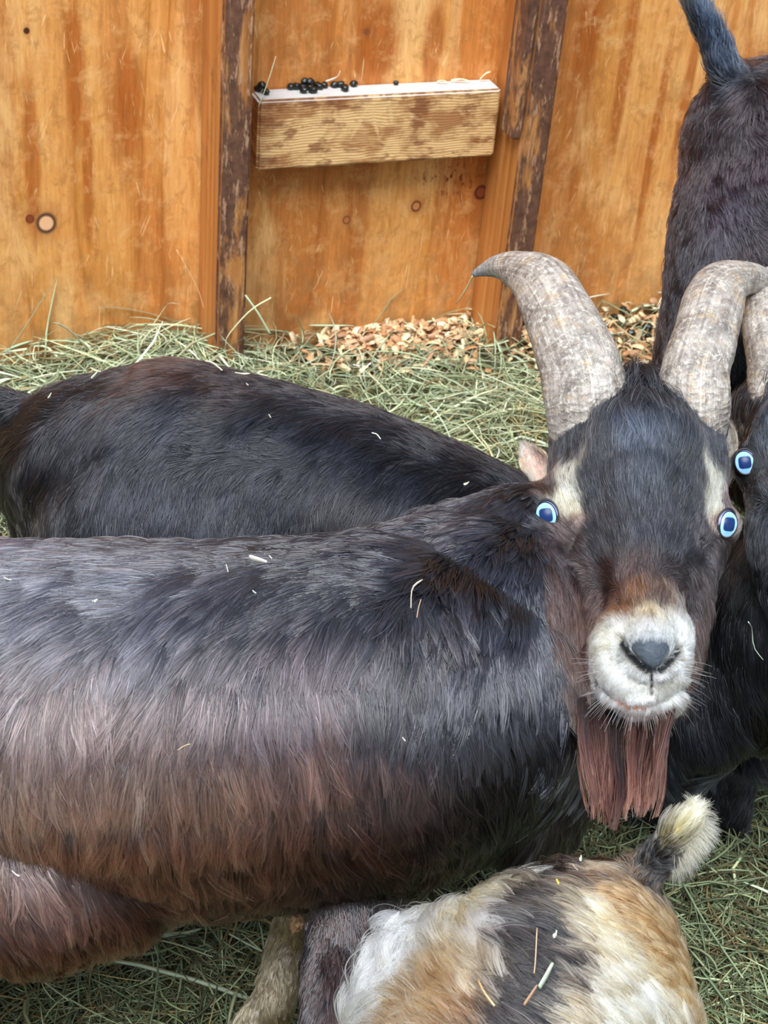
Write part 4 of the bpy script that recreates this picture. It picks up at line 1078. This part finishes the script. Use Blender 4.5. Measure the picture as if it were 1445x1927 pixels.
g5 = goat_root('goat', (.05, .5, .03), 'small cream, tan and black striped goat in the foreground with an upturned cream tail')
me5 = blob_body('body', nearc, .0055, 8)
bvh5 = BVHTree.FromPolygons([tuple(v) for v in verts_of(me5)], [tuple(p.vertices) for p in me5.polygons])
CW, CC, TN, TB, BK = 'e8e2d2', 'd8bf90', 'b07c48', '7a4a26', '17120f'
rows5 = [
 # fringe at the rim
 (690, 1880, 215, 3.2, 'cfc6b2', 'f2efe6', .5), (735, 1790, 225, 3.2, 'cfc8b6', 'f4f2ea', .5), (790, 1730, 235, 3.2, 'd0c8b4', 'f4f2e8', .5), (850, 1680, 245, 3.0, 'a88a5c', 'e2d2ac', .45), (930, 1635, 255, 2.8, '7c5a36', 'd8bd88', .45), (1010, 1610, 262, 2.6, '5c3c22', 'b08a58', .45), (1100, 1590, 268, 2.4, '3c2818', '8c6440', .45), (1180, 1590, 285, 2.0, '6a4c30', 'b89468', .4),
 # white flank stripe, tan patches
 (700, 1927, 215, 3, 'd0c8b4', 'f2eee2', .35), (770, 1850, 225, 3, 'd4cdbc', 'f4f2ea', .35), (820, 1780, 235, 3, 'cfc4a8', 'f2ecd8', .32), (765, 1915, 225, 2.6, '8a5c30', 'cbb08a', .3), (840, 1880, 230, 2.6, '7c4e28', 'a88258', .3), (860, 1820, 238, 2.6, '8c6238', 'c2a478', .3), (880, 1740, 245, 2.8, 'a8824c', 'e0c490', .32), (900, 1920, 235, 2.4, '5c3c24', 'a07650', .3),
 (940, 1700, 250, 2.8, 'b49460', 'e8d2a0', .3), (985, 1680, 252, 2.8, 'b8a070', 'ecdcb4', .3), (950, 1780, 248, 3, 'd2c8b4', 'f4f0e4', .28), (985, 1740, 250, 3, 'd0c4ac', 'f4eee0', .28), (940, 1850, 242, 2.6, '9c7c58', 'dcc8a8', .28),
 # dark dorsal stripe
 (1050, 1650, 255, 2.6, '0c0908', '1a1411', .26), (1110, 1640, 262, 2.4, '0b0908', '171210', .26), (1040, 1720, 246, 2.8, '0b0908', '1a1514', .22), (1095, 1710, 242, 2.8, '0b0908', '181312', .22), (1010, 1800, 236, 2.8, '0c0909', '201a19', .2), (1070, 1800, 236, 2.8, '0a0808', '171313', .2), (985, 1870, 232, 2.8, '1a1412', '221b18', .2), (1060, 1880, 228, 2.8, '0a0808', '181414', .2), (960, 1925, 230, 2.8, '0e0b0a', '2a201b', .2), (1030, 1925, 226, 2.8, '0a0808', '181414', .2), (1100, 1850, 222, 2.6, '1a1310', '231a15', .22), (1140, 1650, 240, 2.2, '2c1c12', '5a3e2a', .25),
 # tan and cream side
 (1170, 1640, 215, 2.0, '8a6038', 'b8966a', .25), (1205, 1690, 205, 2.0, '7e4c22', 'a87a4c', .28), (1235, 1750, 200, 2.0, '84522a', 'b08656', .3), (1150, 1720, 222, 2.2, 'b08e60', 'e2c696', .25), (1170, 1790, 216, 2.2, 'b28a58', 'e4c48e', .25), (1215, 1830, 208, 2.2, 'c0a478', 'eed9b0', .28), (1270, 1840, 200, 2.0, '9c6c3a', 'c49c6c', .35), (1150, 1850, 218, 2.4, 'a4845a', 'dcc096', .25), (1180, 1910, 212, 2.4, 'c4ae88', 'efe0c0', .25), (1250, 1910, 205, 2.2, 'cab48e', 'f2e4c6', .3), (1310, 1900, 198, 2.0, 'b08850', 'e2bc84', .4), (1110, 1920, 216, 2.4, '7c6448', 'c4a882', .25),
 # tail
 (1205, 1640, 300, .9, '4a3424', '6c5038', .3), (1262, 1640, 40, 1.2, 'c8b88a', 'e6d8ac', .4), (1216, 1634, 300, .8, '060606', '0d0b0e', .35), (1222, 1622, 300, .8, '060606', '0d0b0e', .35), (1232, 1612, 300, .8, '060606', '0d0b0e', .35), (1240, 1600, 320, .8, '060606', '0d0b0e', .35), (1240, 1625, 20, .8, '060606', '0d0b0e', .35), (1250, 1610, 320, .8, '060606', '0d0b0e', .35), (1266, 1572, 325, 2.0, 'c8b478', 'f0dfa8', .4), (1285, 1560, 315, 2.6, 'ccb878', 'f2e2a6', .35), (1300, 1545, 308, 1.5, 'd0bc80', 'f4e8b8', .35),
]
G5 = Guides(bvh5, [(a, b, (c if b < 1600 and False else c), d, e_, f_, g_) for a, b, c, d, e_, f_, g_ in rows5]); paint_skin(me5, G5, .7)
link('body', me5, skin, g5)
hairc = mat_hair('goat_hair_pale', .35, .55)
fur('coat', g5, me5, G5, 120000, .00033, hairc, seed=18, clump=.005, cstr=.75, cpow=1.0, nseg=6, jit=11, field=16, curlR=.12, wave=.03, wob=.010, cj=.005, tippow=1.15, var=.38, ccl=.28, rootk=.4, hlf=.04)
# long pale fringe hairs of the tail
r = np.random.default_rng(33); tp_ = []; tcx = []
for i in range(int(3000*DENS)):
    t = r.random()**.8; bx, by = 1254+t*52, 1606-t*74
    v = r.random()
    a0 = math.radians(r.normal(-50 if v < .35 else 25+50*(1-t), 15)); L_ = r.uniform(.008, .017)
    side = 1 if v >= .35 else 0
    p0 = U(bx+side*8+r.normal(0, 5), by+side*8+r.normal(0, 5), 1.02+r.normal(0, .003))
    d = CR*math.cos(a0)-CU*math.sin(a0)-F*r.normal(0, .3)
    s_ = np.linspace(0, 1, 6)[:, None]
    tp_.append(p0+d*s_*L_+np.array([0, 0, -1])*s_**2*L_*.25)
    c0 = hexc('d8c684') if v < .35 else hexc(random.choice(['d2c290', 'c8b88e', '5a5048', 'e2d6ac']))
    tcx.append(np.ones((6, 3))*c0*math.exp(r.normal(0, .3)))
write_curves('tail_tuft', np.array(tp_), np.tile(.00024*(1-.7*np.linspace(0, 1, 6)), (len(tp_), 1)), np.clip(np.array(tcx), 0, .9), hairc, g5)

# ================================================================== HAY, SHAVINGS, SMALL THINGS
def strands(name, n, pos, seed, pal, Lr, Wr, up=.06, stuff=True, mat=None, kseg=6):
    r = np.random.default_rng(seed)
    X, Y = pos(r, n)
    hd = r.uniform(0, 2*np.pi, n); L = r.uniform(*Lr, n)*np.exp(r.normal(0, .3, n)); Wd = r.uniform(*Wr, n)*np.exp(r.normal(0, .25, n))
    curv = r.normal(0, .55, n); tilt = r.normal(0, .16, n) + (r.random(n) < up)*r.uniform(.3, .9, n)
    z0 = r.uniform(-.004, .016, n)
    t = np.linspace(-.5, .5, kseg)
    kink = (r.random(n) < .2)*r.normal(0, 1.2, n)
    a = hd[:, None]+curv[:, None]*t[None]*2 + kink[:, None]*(t[None] > .1)
    dx = np.cos(a)*L[:, None]/(kseg-1); dy = np.sin(a)*L[:, None]/(kseg-1)
    px_ = X[:, None]+np.cumsum(dx, 1)-dx.sum(1, keepdims=True)/2; py_ = Y[:, None]+np.cumsum(dy, 1)-dy.sum(1, keepdims=True)/2
    # not through the wall
    ds = (px_-WB[0])*wn[0]+(py_-WB[1])*wn[1]; fix = np.maximum(.004-ds, 0)
    px_ += wn[0]*fix; py_ += wn[1]*fix
    h = hay_h(X, Y)
    pz = (.6*h[:, None]+.4*hay_h(px_, py_))+z0[:, None]+np.abs(tilt)[:, None]*L[:, None]*(t[None]+.5)*.8 - np.abs(r.normal(0, .5, n))[:, None]*L[:, None]*t[None]**2*.5
    Pp = np.stack([px_, py_, pz], -1)
    T = np.gradient(Pp, axis=1); T /= np.linalg.norm(T, axis=2, keepdims=True)+1e-9
    side = np.cross(T, np.array([0, 0, 1.0])); side /= np.linalg.norm(side, axis=2, keepdims=True)+1e-9
    nn = np.cross(side, T)
    ro = r.uniform(-.9, .9, n)[:, None, None]
    s2 = side*np.cos(ro)+nn*np.sin(ro); n2 = -side*np.sin(ro)+nn*np.cos(ro)
    wv = (Wd[:, None]*(1-.75*np.abs(t*2)[None]**3))[..., None]
    V = np.stack([Pp+s2*wv/2, Pp-s2*wv/2, Pp+n2*wv*.35], 2)     # n,k,3,3
    idx = np.arange(n*kseg*3).reshape(n, kseg, 3)
    Q = []
    for q in range(3):
        q2 = (q+1) % 3
        Q.append(np.stack([idx[:, :-1, q], idx[:, :-1, q2], idx[:, 1:, q2], idx[:, 1:, q]], -1).reshape(-1, 4))
    pal_ = np.array([hexc(c) for c in pal]); c = pal_[r.integers(len(pal), size=n)]*np.exp(r.normal(0, .28, n))[:, None]
    C = np.broadcast_to(c[:, None, None, :], (n, kseg, 3, 3)).reshape(-1, 3)
    me_ = np_mesh(name, to_wall(V.reshape(-1, 3)), np.concatenate(Q), np.clip(C, 0, .9), smooth=False)
    o = link(name, me_, mat); o.matrix_world = WMAT; return o

haym = attr_mat('hay', .55)
haym.node_tree.nodes['Principled BSDF'].inputs['Specular IOR Level'].default_value = .35
PAL = ['aab48c', '93a078', 'bfc69e', '7f8a60', 'c6c79f', 'b7a878', '8f7d55', 'a8b48e', '6c7350', 'cfd2b0', '9aa67c']
def band(r, n):
    s_ = r.uniform(-.75, 1.75, n); d = r.uniform(.0, .75, n)**1.0
    keep = ~((s_ > SL+.12) & (s_ < SL+.37) & (d < .085) & (r.random(n) < .9))
    keep &= ~((s_ > SR+.03) & (s_ < SR+.5) & (d < .30) & (r.random(n) < .80))
    s_ = np.where(keep, s_, r.uniform(-.4, .5, n)); d = np.where(keep, d, r.uniform(.1, .6, n))
    P = WB[None]+wu[None]*s_[:, None]+wn[None]*d[:, None]; return P[:, 0], P[:, 1]
def mid(r, n): return r.uniform(-.60, .85, n), r.uniform(.62, 1.6, n)
def right(r, n): return r.uniform(.12, .50, n), r.uniform(.72, 1.35, n)
def left(r, n): return r.uniform(-.40, .02, n), r.uniform(.80, 1.15, n)
o = strands('hay', 24000, band, 41, PAL, (.025, .085), (.0010, .0026), mat=haym)
tag(o, 'loose pale green hay heaped along the foot of the wooden wall', 'hay', kind='stuff')
PAL_SHADE = ['7e8a62', '6a7450', '8c9670', '5c6244', '969c74', '84764e', '665638', '7a8a68', '4c5038', 'a0a880']  # darker hay greens: the shade around the goats painted into the strands
o = strands('hay', 19000, mid, 42, PAL_SHADE, (.025, .075), (.0010, .0024), mat=haym, up=.03)
tag(o, 'shade-coloured green hay strewn under and between the goats', 'hay', kind='stuff')
o = strands('hay', 12000, lambda r, n: tuple(np.where(r.random(n) < .55, a, b) for a, b in zip(right(r, n), left(r, n))), 43, PAL_SHADE, (.025, .07), (.0010, .0024), mat=haym, up=.03)
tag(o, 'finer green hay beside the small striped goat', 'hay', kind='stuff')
o = strands('hay', 1300, lambda r, n: tuple(np.where(r.random(n) < .75, a, b) for a, b in zip(band(r, n), mid(r, n))), 44, ['c3cfae', 'b4c29c', 'd4dabc', 'a9b592', 'cfcb9c'], (.05, .12), (.0024, .0042), mat=haym, up=.10)
tag(o, 'broad pale blades lying on top of the finer hay', 'hay', kind='stuff')

def shavings(name, n, pos, seed, pal, label):
    r = np.random.default_rng(seed); X, Y = pos(r, n); h = hay_h(X, Y)
    k = 5; V = []; C = []; Q = []
    L = r.uniform(.008, .024, n); Wd = r.uniform(.004, .011, n); cu_ = r.uniform(.2, 2.2, n)
    for i in range(n):
        R_ = Matrix.Rotation(r.uniform(0, 6.28), 3, 'Z') @ Matrix.Rotation(r.normal(0, .5), 3, 'X') @ Matrix.Rotation(r.normal(0, .5), 3, 'Y')
        b = len(V); R_ = np.array(R_); z = h[i]+r.uniform(.0, .018)
        c = hexc(pal[r.integers(len(pal))])*math.exp(r.normal(0, .2))
        for j in range(k):
            a = (j/(k-1)-.5)*cu_[i]; rad = L[i]/cu_[i]
            for q in (-.5, .5):
                for th in (0, -.0006):
                    p = np.array([math.sin(a)*rad, q*Wd[i]*(1-.3*abs(j-2)/2), math.cos(a)*rad-rad+th])
                    V.append(R_@p+np.array([X[i], Y[i], z])); C.append(c)
        for j in range(k-1):
            a0 = b+j*4; a1 = a0+4
            for u_, v_ in ((0, 2), (2, 3), (3, 1), (1, 0)): Q.append((a0+u_, a0+v_, a1+v_, a1+u_))
    me_ = np_mesh(name, to_wall(np.array(V)), np.array(Q), np.clip(np.array(C), 0, .9), smooth=False)
    o = link(name, me_, attr_mat('shaving', .6)); o.matrix_world = WMAT; return tag(o, label, 'wood shavings', kind='stuff')
SHP = ['dabb8e', 'cfa678', 'bd8c60', 'e2cca4', 'b07c50', 'c89872', 'dabe94']
def sh1(r, n):
    s_ = r.normal(SL+.27, .065, n); d = np.abs(r.normal(.035, .035, n))+.006
    P = WB[None]+wu[None]*s_[:, None]+wn[None]*d[:, None]; return P[:, 0], P[:, 1]
def sh2(r, n):
    s_ = r.uniform(SR+.03, SR+.42, n); d = r.uniform(.01, .36, n)
    P = WB[None]+wu[None]*s_[:, None]+wn[None]*d[:, None]; return P[:, 0], P[:, 1]
shavings('wood_shavings', 800, sh1, 51, SHP, 'pile of pale pink and cream wood shavings below the nailed block')
shavings('wood_shavings', 1500, sh2, 52, SHP[:5]+['9c7a52', '7c6040'], 'darker scattered wood shavings beside the second stud, behind the horns')

wb = box_obj('wooden_block', S0, S0+LC, 0.0, .038, Z0C-.089, Z0C, wood_block(), .003)
tag(wb, 'short pine block nailed flat on the wall between two studs', 'wooden block')

def bean(seed):
    r = random.Random(seed); bm = bmesh.new(); bmesh.ops.create_icosphere(bm, subdivisions=3, radius=.0043)
    for v in bm.verts:
        c = v.co; k = 1+.10*math.sin(c.x*1100+seed)*math.sin(c.z*900+2*seed)+.05*math.sin(c.y*1900)
        if c.x > .002: k *= 1-.12*(c.x-.002)/.0023
        v.co = Vector((c.x*1.25*k, c.y*k, c.z*.92*k))
    for f in bm.faces: f.smooth = True
    me_ = bpy.data.meshes.new('dropping'); bm.to_mesh(me_); bm.free(); return me_
dmat = plain('dropping', '14160f', .32)
bm_ = [bean(i) for i in range(3)]
for m_ in bm_: m_.materials.append(dmat)
def dropping(P, label, group, sc=1):
    o = bpy.data.objects.new('dropping', bm_[random.randrange(3)]); COL.objects.link(o)
    o.location = P; o.rotation_euler = (random.uniform(-.3, .3), random.uniform(-.3, .3), random.uniform(0, 6.3)); o.scale = (sc,)*3
    tag(o, label, 'dropping', group)
def on_block(px, py):
    d = F + CR*((px-722.5)/FPX) - CU*((py-963.5)/FPX); t = (Z0C-CAMH)/d[2]; P = CP+d*t
    q = (P-WB)@wn
    return P+wn*(np.clip(q, .006, .034)-q), q
def beans(lst, label, group):
    for (x, y, lv) in lst:
        P, q = on_block(x, y+6+lv*9)
        dropping(P+np.array([0, 0, .0036+lv*.0062]), label, group, random.uniform(.95, 1.2))
beans([(486, 166, 0), (500, 172, 0), (492, 160, 1)], 'black droppings heaped on the left end of the pine block', 'droppings at the left end of the block')
beans([(545, 160, 0), (557, 162, 0), (568, 160, 0), (573, 152, 1), (571, 169, 0), (583, 164, 0), (589, 169, 0), (594, 157, 0), (601, 162, 0), (583, 153, 1), (609, 158, 0)],
      'black droppings clustered in the middle of the pine block', 'droppings in the middle of the block')
beans([(626, 156, 0), (636, 153, 0), (649, 165, 0), (664, 156, 0)], 'black droppings spread out right of the cluster on the pine block', 'droppings right of the cluster')
dropping(on_block(745, 160)[0]+np.array([0, 0, .0028]), 'single small dropping near the middle of the dusty block top', None, .7)
r = random.Random(4)
for i in range(26):
    s_ = SR+.05+r.random()*.20; d = .015+r.random()*.13
    P = W(s_, d, 0); P[2] = float(hay_h(P[0], P[1]))+.012+r.random()*.006
    dropping(P, 'black droppings among the shavings at the wall foot behind the horns', 'droppings among the shavings', r.uniform(1.1, 1.6))

def stem(name, pts, wd, col, label, cat='hay stem', group=None, colb=None, n=12):
    me_ = straw_mesh(pts, wd, col, colb, n=n, th=max(.0003, wd*.16))
    return tag(link(name, me_, STRAW), label, cat, group)
# on the block and wall
zt = Z0C+.002
a = on_block(478, 186)[0]
sA, zA = s_at(519, 106, .010)
stem('hay_stem', [W(S0-.001, .041, Z0C-.006), W((S0+sA)/2+.001, .028, (Z0C+zA)/2+.002), W(sA, .010, zA)], .0030, 'c9cf9c', 'straight green stem leaning over the left end of the block', colb='dfe0b4')
s1, z1 = s_at(612, 152, .02); s2, z2 = s_at(634, 145, .02); s3, z3 = s_at(641, 134, .02)
stem('hay_stem', [W(s1, .022, max(z1, zt)), W(s2, .02, z2), W(s3, .018, z3)], .0024, 'e8d8c4', 'curved whitish stem rising from the droppings on the block')
for (x0, y0, x1, y1, lb) in [(822, 152, 842, 166, 'pale straw scrap lying across the right half of the block top'), (848, 150, 886, 152, 'cream wood curl against the wall on the block top'), (902, 148, 922, 134, 'short pale scrap standing at the right end of the block')]:
    p0, _ = on_block(x0, y0+6); s1, z1 = s_at(x1, y1, .012)
    p1 = W(s1, .014, max(z1, zt)); stem('straw_scrap', [p0+np.array([0, 0, .003]), (p0+p1)/2+np.array([0, 0, .004]), p1], .003, 'e6d6b0', lb, 'straw')
def wall_pts(lst): return [W(*(lambda q: (q[0], o_, q[1]))(s_at(x, y, o_))) for x, y, o_ in lst]
stem('hay_stem', wall_pts([(332, 470, .006), (352, 505, .012), (374, 548, .02), (386, 592, .03)]), .0026, 'dcae84', 'thin reddish stem leaning on the wall left of the first stud')
stem('hay_stem', wall_pts([(462, 556, .09), (486, 590, .11), (508, 628, .13)]), .0085, 'a9b894', 'broad green blade standing at the foot of the first stud', colb='8fa07c')
stem('hay_stem', wall_pts([(510, 560, .14), (470, 585, .13), (430, 630, .12), (425, 650, .12)]), .003, 'c9cfa0', 'bent pale stem arching over the foot of the first stud')
stem('hay_stem', [U(889, 519, 1.372), U(876, 545, 1.40), U(858, 572, 1.44)], .0022, 'd6d09c', 'thin straw hanging from the left horn tip')
for i, (pts, wd, c, lb) in enumerate([
    ([(8, 640), (40, 655), (10, 690)], .0035, 'c9d0a4', 'folded pale blade at the left picture edge by the wall'),
    ([(228, 600), (300, 600), (380, 608)], .0028, 'bcc69a', 'long stem lying along the hay by the left wall panel'),
    ([(735, 640), (700, 690), (720, 700)], .003, 'b9c29a', 'pale stem lying in the hay behind the black goat'),
    ([(940, 660), (955, 720), (985, 770)], .0045, 'a3b48c', 'wide green blade in the hay left of the near horn'),
    ([(860, 610), (905, 660), (1000, 640)], .003, 'c6caa0', 'bent stem in the hay below the shavings pile')]):
    Pp = []
    for x, y in pts:
        d = F + CR*((x-722.5)/FPX) - CU*((y-963.5)/FPX); Q_ = CP+d*((.15-CAMH)/d[2])
        q = (Q_-WB)@wn
        if q < .02: Q_ = Q_+wn*(.02-q)
        Q_[2] = float(hay_h(Q_[0], Q_[1]))+.018; Pp.append(Q_)
    stem('hay_stem', Pp, wd, c, lb)
for i, (pts, wd, c, lb) in enumerate([
    ([(1282, 1672), (1330, 1740), (1400, 1835)], .0052, '94a47c', 'long thick green stem lying below the cream tail'),
    ([(1300, 1690), (1322, 1760), (1340, 1830)], .0028, '84946e', 'thinner stem beside the thick one below the cream tail'),
    ([(1384, 1382), (1415, 1402), (1450, 1430)], .0042, 'b0bc98', 'pale blade under the right goat at the picture edge'),
    ([(1398, 1402), (1370, 1425), (1325, 1450)], .0028, 'b8b884', 'yellow bent stem under the right goat'),
    ([(1341, 1420), (1345, 1480), (1340, 1560)], .0042, '9fb0a0', 'upright bluish blade behind the cream tail'),
    ([(1362, 1400), (1370, 1450), (1374, 1530)], .0030, '93a07c', 'slender upright stem right of the bluish blade'),
    ([(1378, 1405), (1386, 1440), (1398, 1475)], .0028, '9aa27a', 'short slanting stem near the right goat leg'),
    ([(1345, 1478), (1400, 1490), (1450, 1478)], .0026, 'a3b08c', 'level stem across the hay right of the cream tail'),
    ([(1300, 1585), (1330, 1565), (1368, 1545)], .0036, 'b4bc94', 'pale blade lying against the cream tail fringe'),
    ([(30, 1835), (70, 1860), (130, 1900)], .0034, 'a8b48c', 'pale stem in the hay at the bottom left'),
    ([(255, 1790), (330, 1800), (400, 1815)], .0034, 'b0b68a', 'yellow green stem lying below the brown belly'),
    ([(430, 1775), (470, 1790), (500, 1800)], .0045, 'c3cfae', 'bright blade of hay beside the fawn foreleg')]):
    Pp = []
    for x, y in pts:
        d = F + CR*((x-722.5)/FPX) - CU*((y-963.5)/FPX); Q_ = CP+d*((.045-CAMH)/d[2]); Q_[2] = float(hay_h(Q_[0], Q_[1]))+.024; Pp.append(Q_)
    stem('hay_stem', Pp, wd, c, lb)

# chaff caught in coats
def on_coat(bvh, pts, wd, c, label, group=None, off=.012, name='chaff', cat='chaff', colb=None):
    Pp = []
    for x, y in pts:
        h = ray_hit(bvh, x, y)
        if h is None: return
        v = CP-h[0]; v /= np.linalg.norm(v)
        Pp.append(h[0]+h[1]*off*.7+v*off*.4)
    if len(Pp) == 2: Pp = [Pp[0], (Pp[0]+Pp[1])/2+wn*.001, Pp[1]]
    stem(name, Pp, wd, c, label, cat, group, colb, n=8)
gb = 'chaff flecks on the plain black goat'
for p in [[(440, 718), (468, 720)], [(180, 727), (193, 712)], [(505, 793), (509, 799)], [(865, 921), (875, 916)], [(100, 762), (106, 753)], [(462, 738), (466, 741)]]:
    on_coat(bvh2, p, .0022, 'cfcba8', 'tiny pale chaff flecks on the back of the plain black goat', gb)
on_coat(bvh2, [(384, 697), (398, 701), (416, 714)], .0032, 'dcdcb8', 'longest pale chaff strip on the spine of the plain black goat')
on_coat(bvh2, [(695, 828), (704, 831), (711, 839)], .0028, 'e2e4cc', 'bright curl of chaff on the neck side of the plain black goat')
on_coat(bvh1, [(648, 978), (668, 990), (690, 1004)], .0024, 'c8b98c', 'longer of two straws on the withers of the goat looking up', off=.02)
on_coat(bvh1, [(656, 980), (660, 988), (672, 994)], .0022, 'b8a878', 'shorter of two straws on the withers of the goat looking up', off=.02)
on_coat(bvh1, [(473, 1074), (486, 1078), (504, 1082)], .0052, 'd8cfc0', 'broad whitish flake on the back of the goat looking up', off=.016)
on_coat(bvh1, [(766, 1160), (768, 1128), (786, 1112)], .0022, 'c9b6a0', 'crooked pale stalk on the shoulder of the goat looking up', off=.016)
on_coat(bvh1, [(776, 1178), (779, 1160), (782, 1146)], .0022, 'a98a70', 'short tan stalk under the crooked one on the shoulder', off=.016)
on_coat(bvh1, [(336, 1410), (348, 1402), (360, 1398)], .0014, 'b9a27c', 'thin straw on the brown flank of the goat looking up', off=.016)
for p in [[(428, 1088), (432, 1100)], [(478, 1132), (484, 1136)], [(178, 1152), (188, 1148)], [(12, 1110), (26, 1114)], [(24, 1638), (38, 1648)], [(752, 1384), (757, 1389)], [(508, 1072), (513, 1076)]]:
    on_coat(bvh1, p, .0022, 'd2cabc', 'tiny pale chaff flecks in the long flank hair of the goat looking up', 'chaff flecks on the goat looking up', off=.016)
on_coat(bvh1, [(1222, 688), (1214, 700), (1209, 708)], .0018, 'd8cfa8', 'pale straw sticking up between the two horns', off=.012)
on_coat(bvh1, [(1204, 680), (1209, 692), (1214, 702)], .0010, '9a8a6c', 'hair thin straw crossing the one between the horns', off=.012)
on_coat(bvh1, [(1294, 723), (1302, 722), (1310, 719)], .0024, 'e6d4a4', 'cream straw at the base of the right horn', off=.012)
for i, (p, wd, c, c2, lb) in enumerate([
    ([(1012, 1872), (1024, 1850), (1036, 1828)], .0055, 'a9b89c', 'c4ccae', 'pale green blade on the dark stripe of the striped goat'),
    ([(984, 1904), (996, 1888), (1008, 1868)], .0035, 'b0845c', 'a8866a', 'brown stalk below the green blade on the striped goat'),
    ([(1003, 1846), (1006, 1820), (1009, 1768)], .0022, 'c99c74', 'd8b494', 'upright pinkish straw on the dark stripe'),
    ([(906, 1862), (916, 1885), (932, 1908)], .0040, 'b08a5c', 'd2b484', 'tan curled scrap at the bottom of the cream flank'),
    ([(1036, 1782), (1042, 1772)], .0030, 'cdd2bc', None, 'small grey green bit at the middle of the dark stripe'),
    ([(1046, 1680), (1049, 1683)], .0040, 'e2c860', None, 'yellow crumb beside the dark stripe'),
    ([(1090, 1642), (1094, 1635)], .0030, 'd0d8c4', None, 'pale green crumb at the top of the dark stripe'),
    ([(1074, 1650), (1084, 1661)], .0016, 'c0a890', None, 'thin slanting straw at the top of the dark stripe'),
    ([(1118, 1562), (1122, 1574), (1132, 1582)], .0016, 'd8b48c', None, 'blond straw on the rump fringe under the reddish beard'),
    ([(1134, 1610), (1138, 1618)], .0014, 'c8c0a8', None, 'tiny straw on the dark rump just left of the tail')]):
    on_coat(bvh5, p, wd, c, lb, off=.012, colb=c2)
on_coat(bvh3, [(1452, 1150), (1436, 1180), (1438, 1208), (1452, 1225)], .0016, 'c9dcc0', 'pale looped stem on the chest of the goat at the right edge', off=.03, name='hay_stem', cat='hay stem')
# matted burr on the near foreleg
r = random.Random(3)
h = ray_hit(bvh1, 560, 1722); hb = h[0]+np.array([0, 0, 0])-F*.022
bm = bmesh.new(); bmesh.ops.create_icosphere(bm, subdivisions=4, radius=.0065)
for v in bm.verts:
    c = v.co; k = 1+.28*math.sin(c.x*900)*math.sin(c.y*1100+1)*math.sin(c.z*800+2)+.1*math.sin(c.z*2600)
    v.co = Vector((c.x*.8*k, c.y*.7*k, c.z*1.35*k))
for f_ in bm.faces: f_.smooth = True
me_ = bpy.data.meshes.new('burr'); bm.to_mesh(me_); bm.free()
bmat = NT('burr'); tcn = bmat.n('ShaderNodeTexCoord')
bmat.l(bmat.ramp(bmat.noise(tcn.outputs['Object'], 300, 4, .7), [(.35, '6c4a30'), (.65, 'c29a70')]), bmat.b.inputs['Base Color']); bmat.b.inputs['Roughness'].default_value = .8
ob = link('burr', me_, bmat.m); ob.location = hb
tag(ob, 'tan clump of matted dirt hanging in the hair above the forelegs', 'burr')
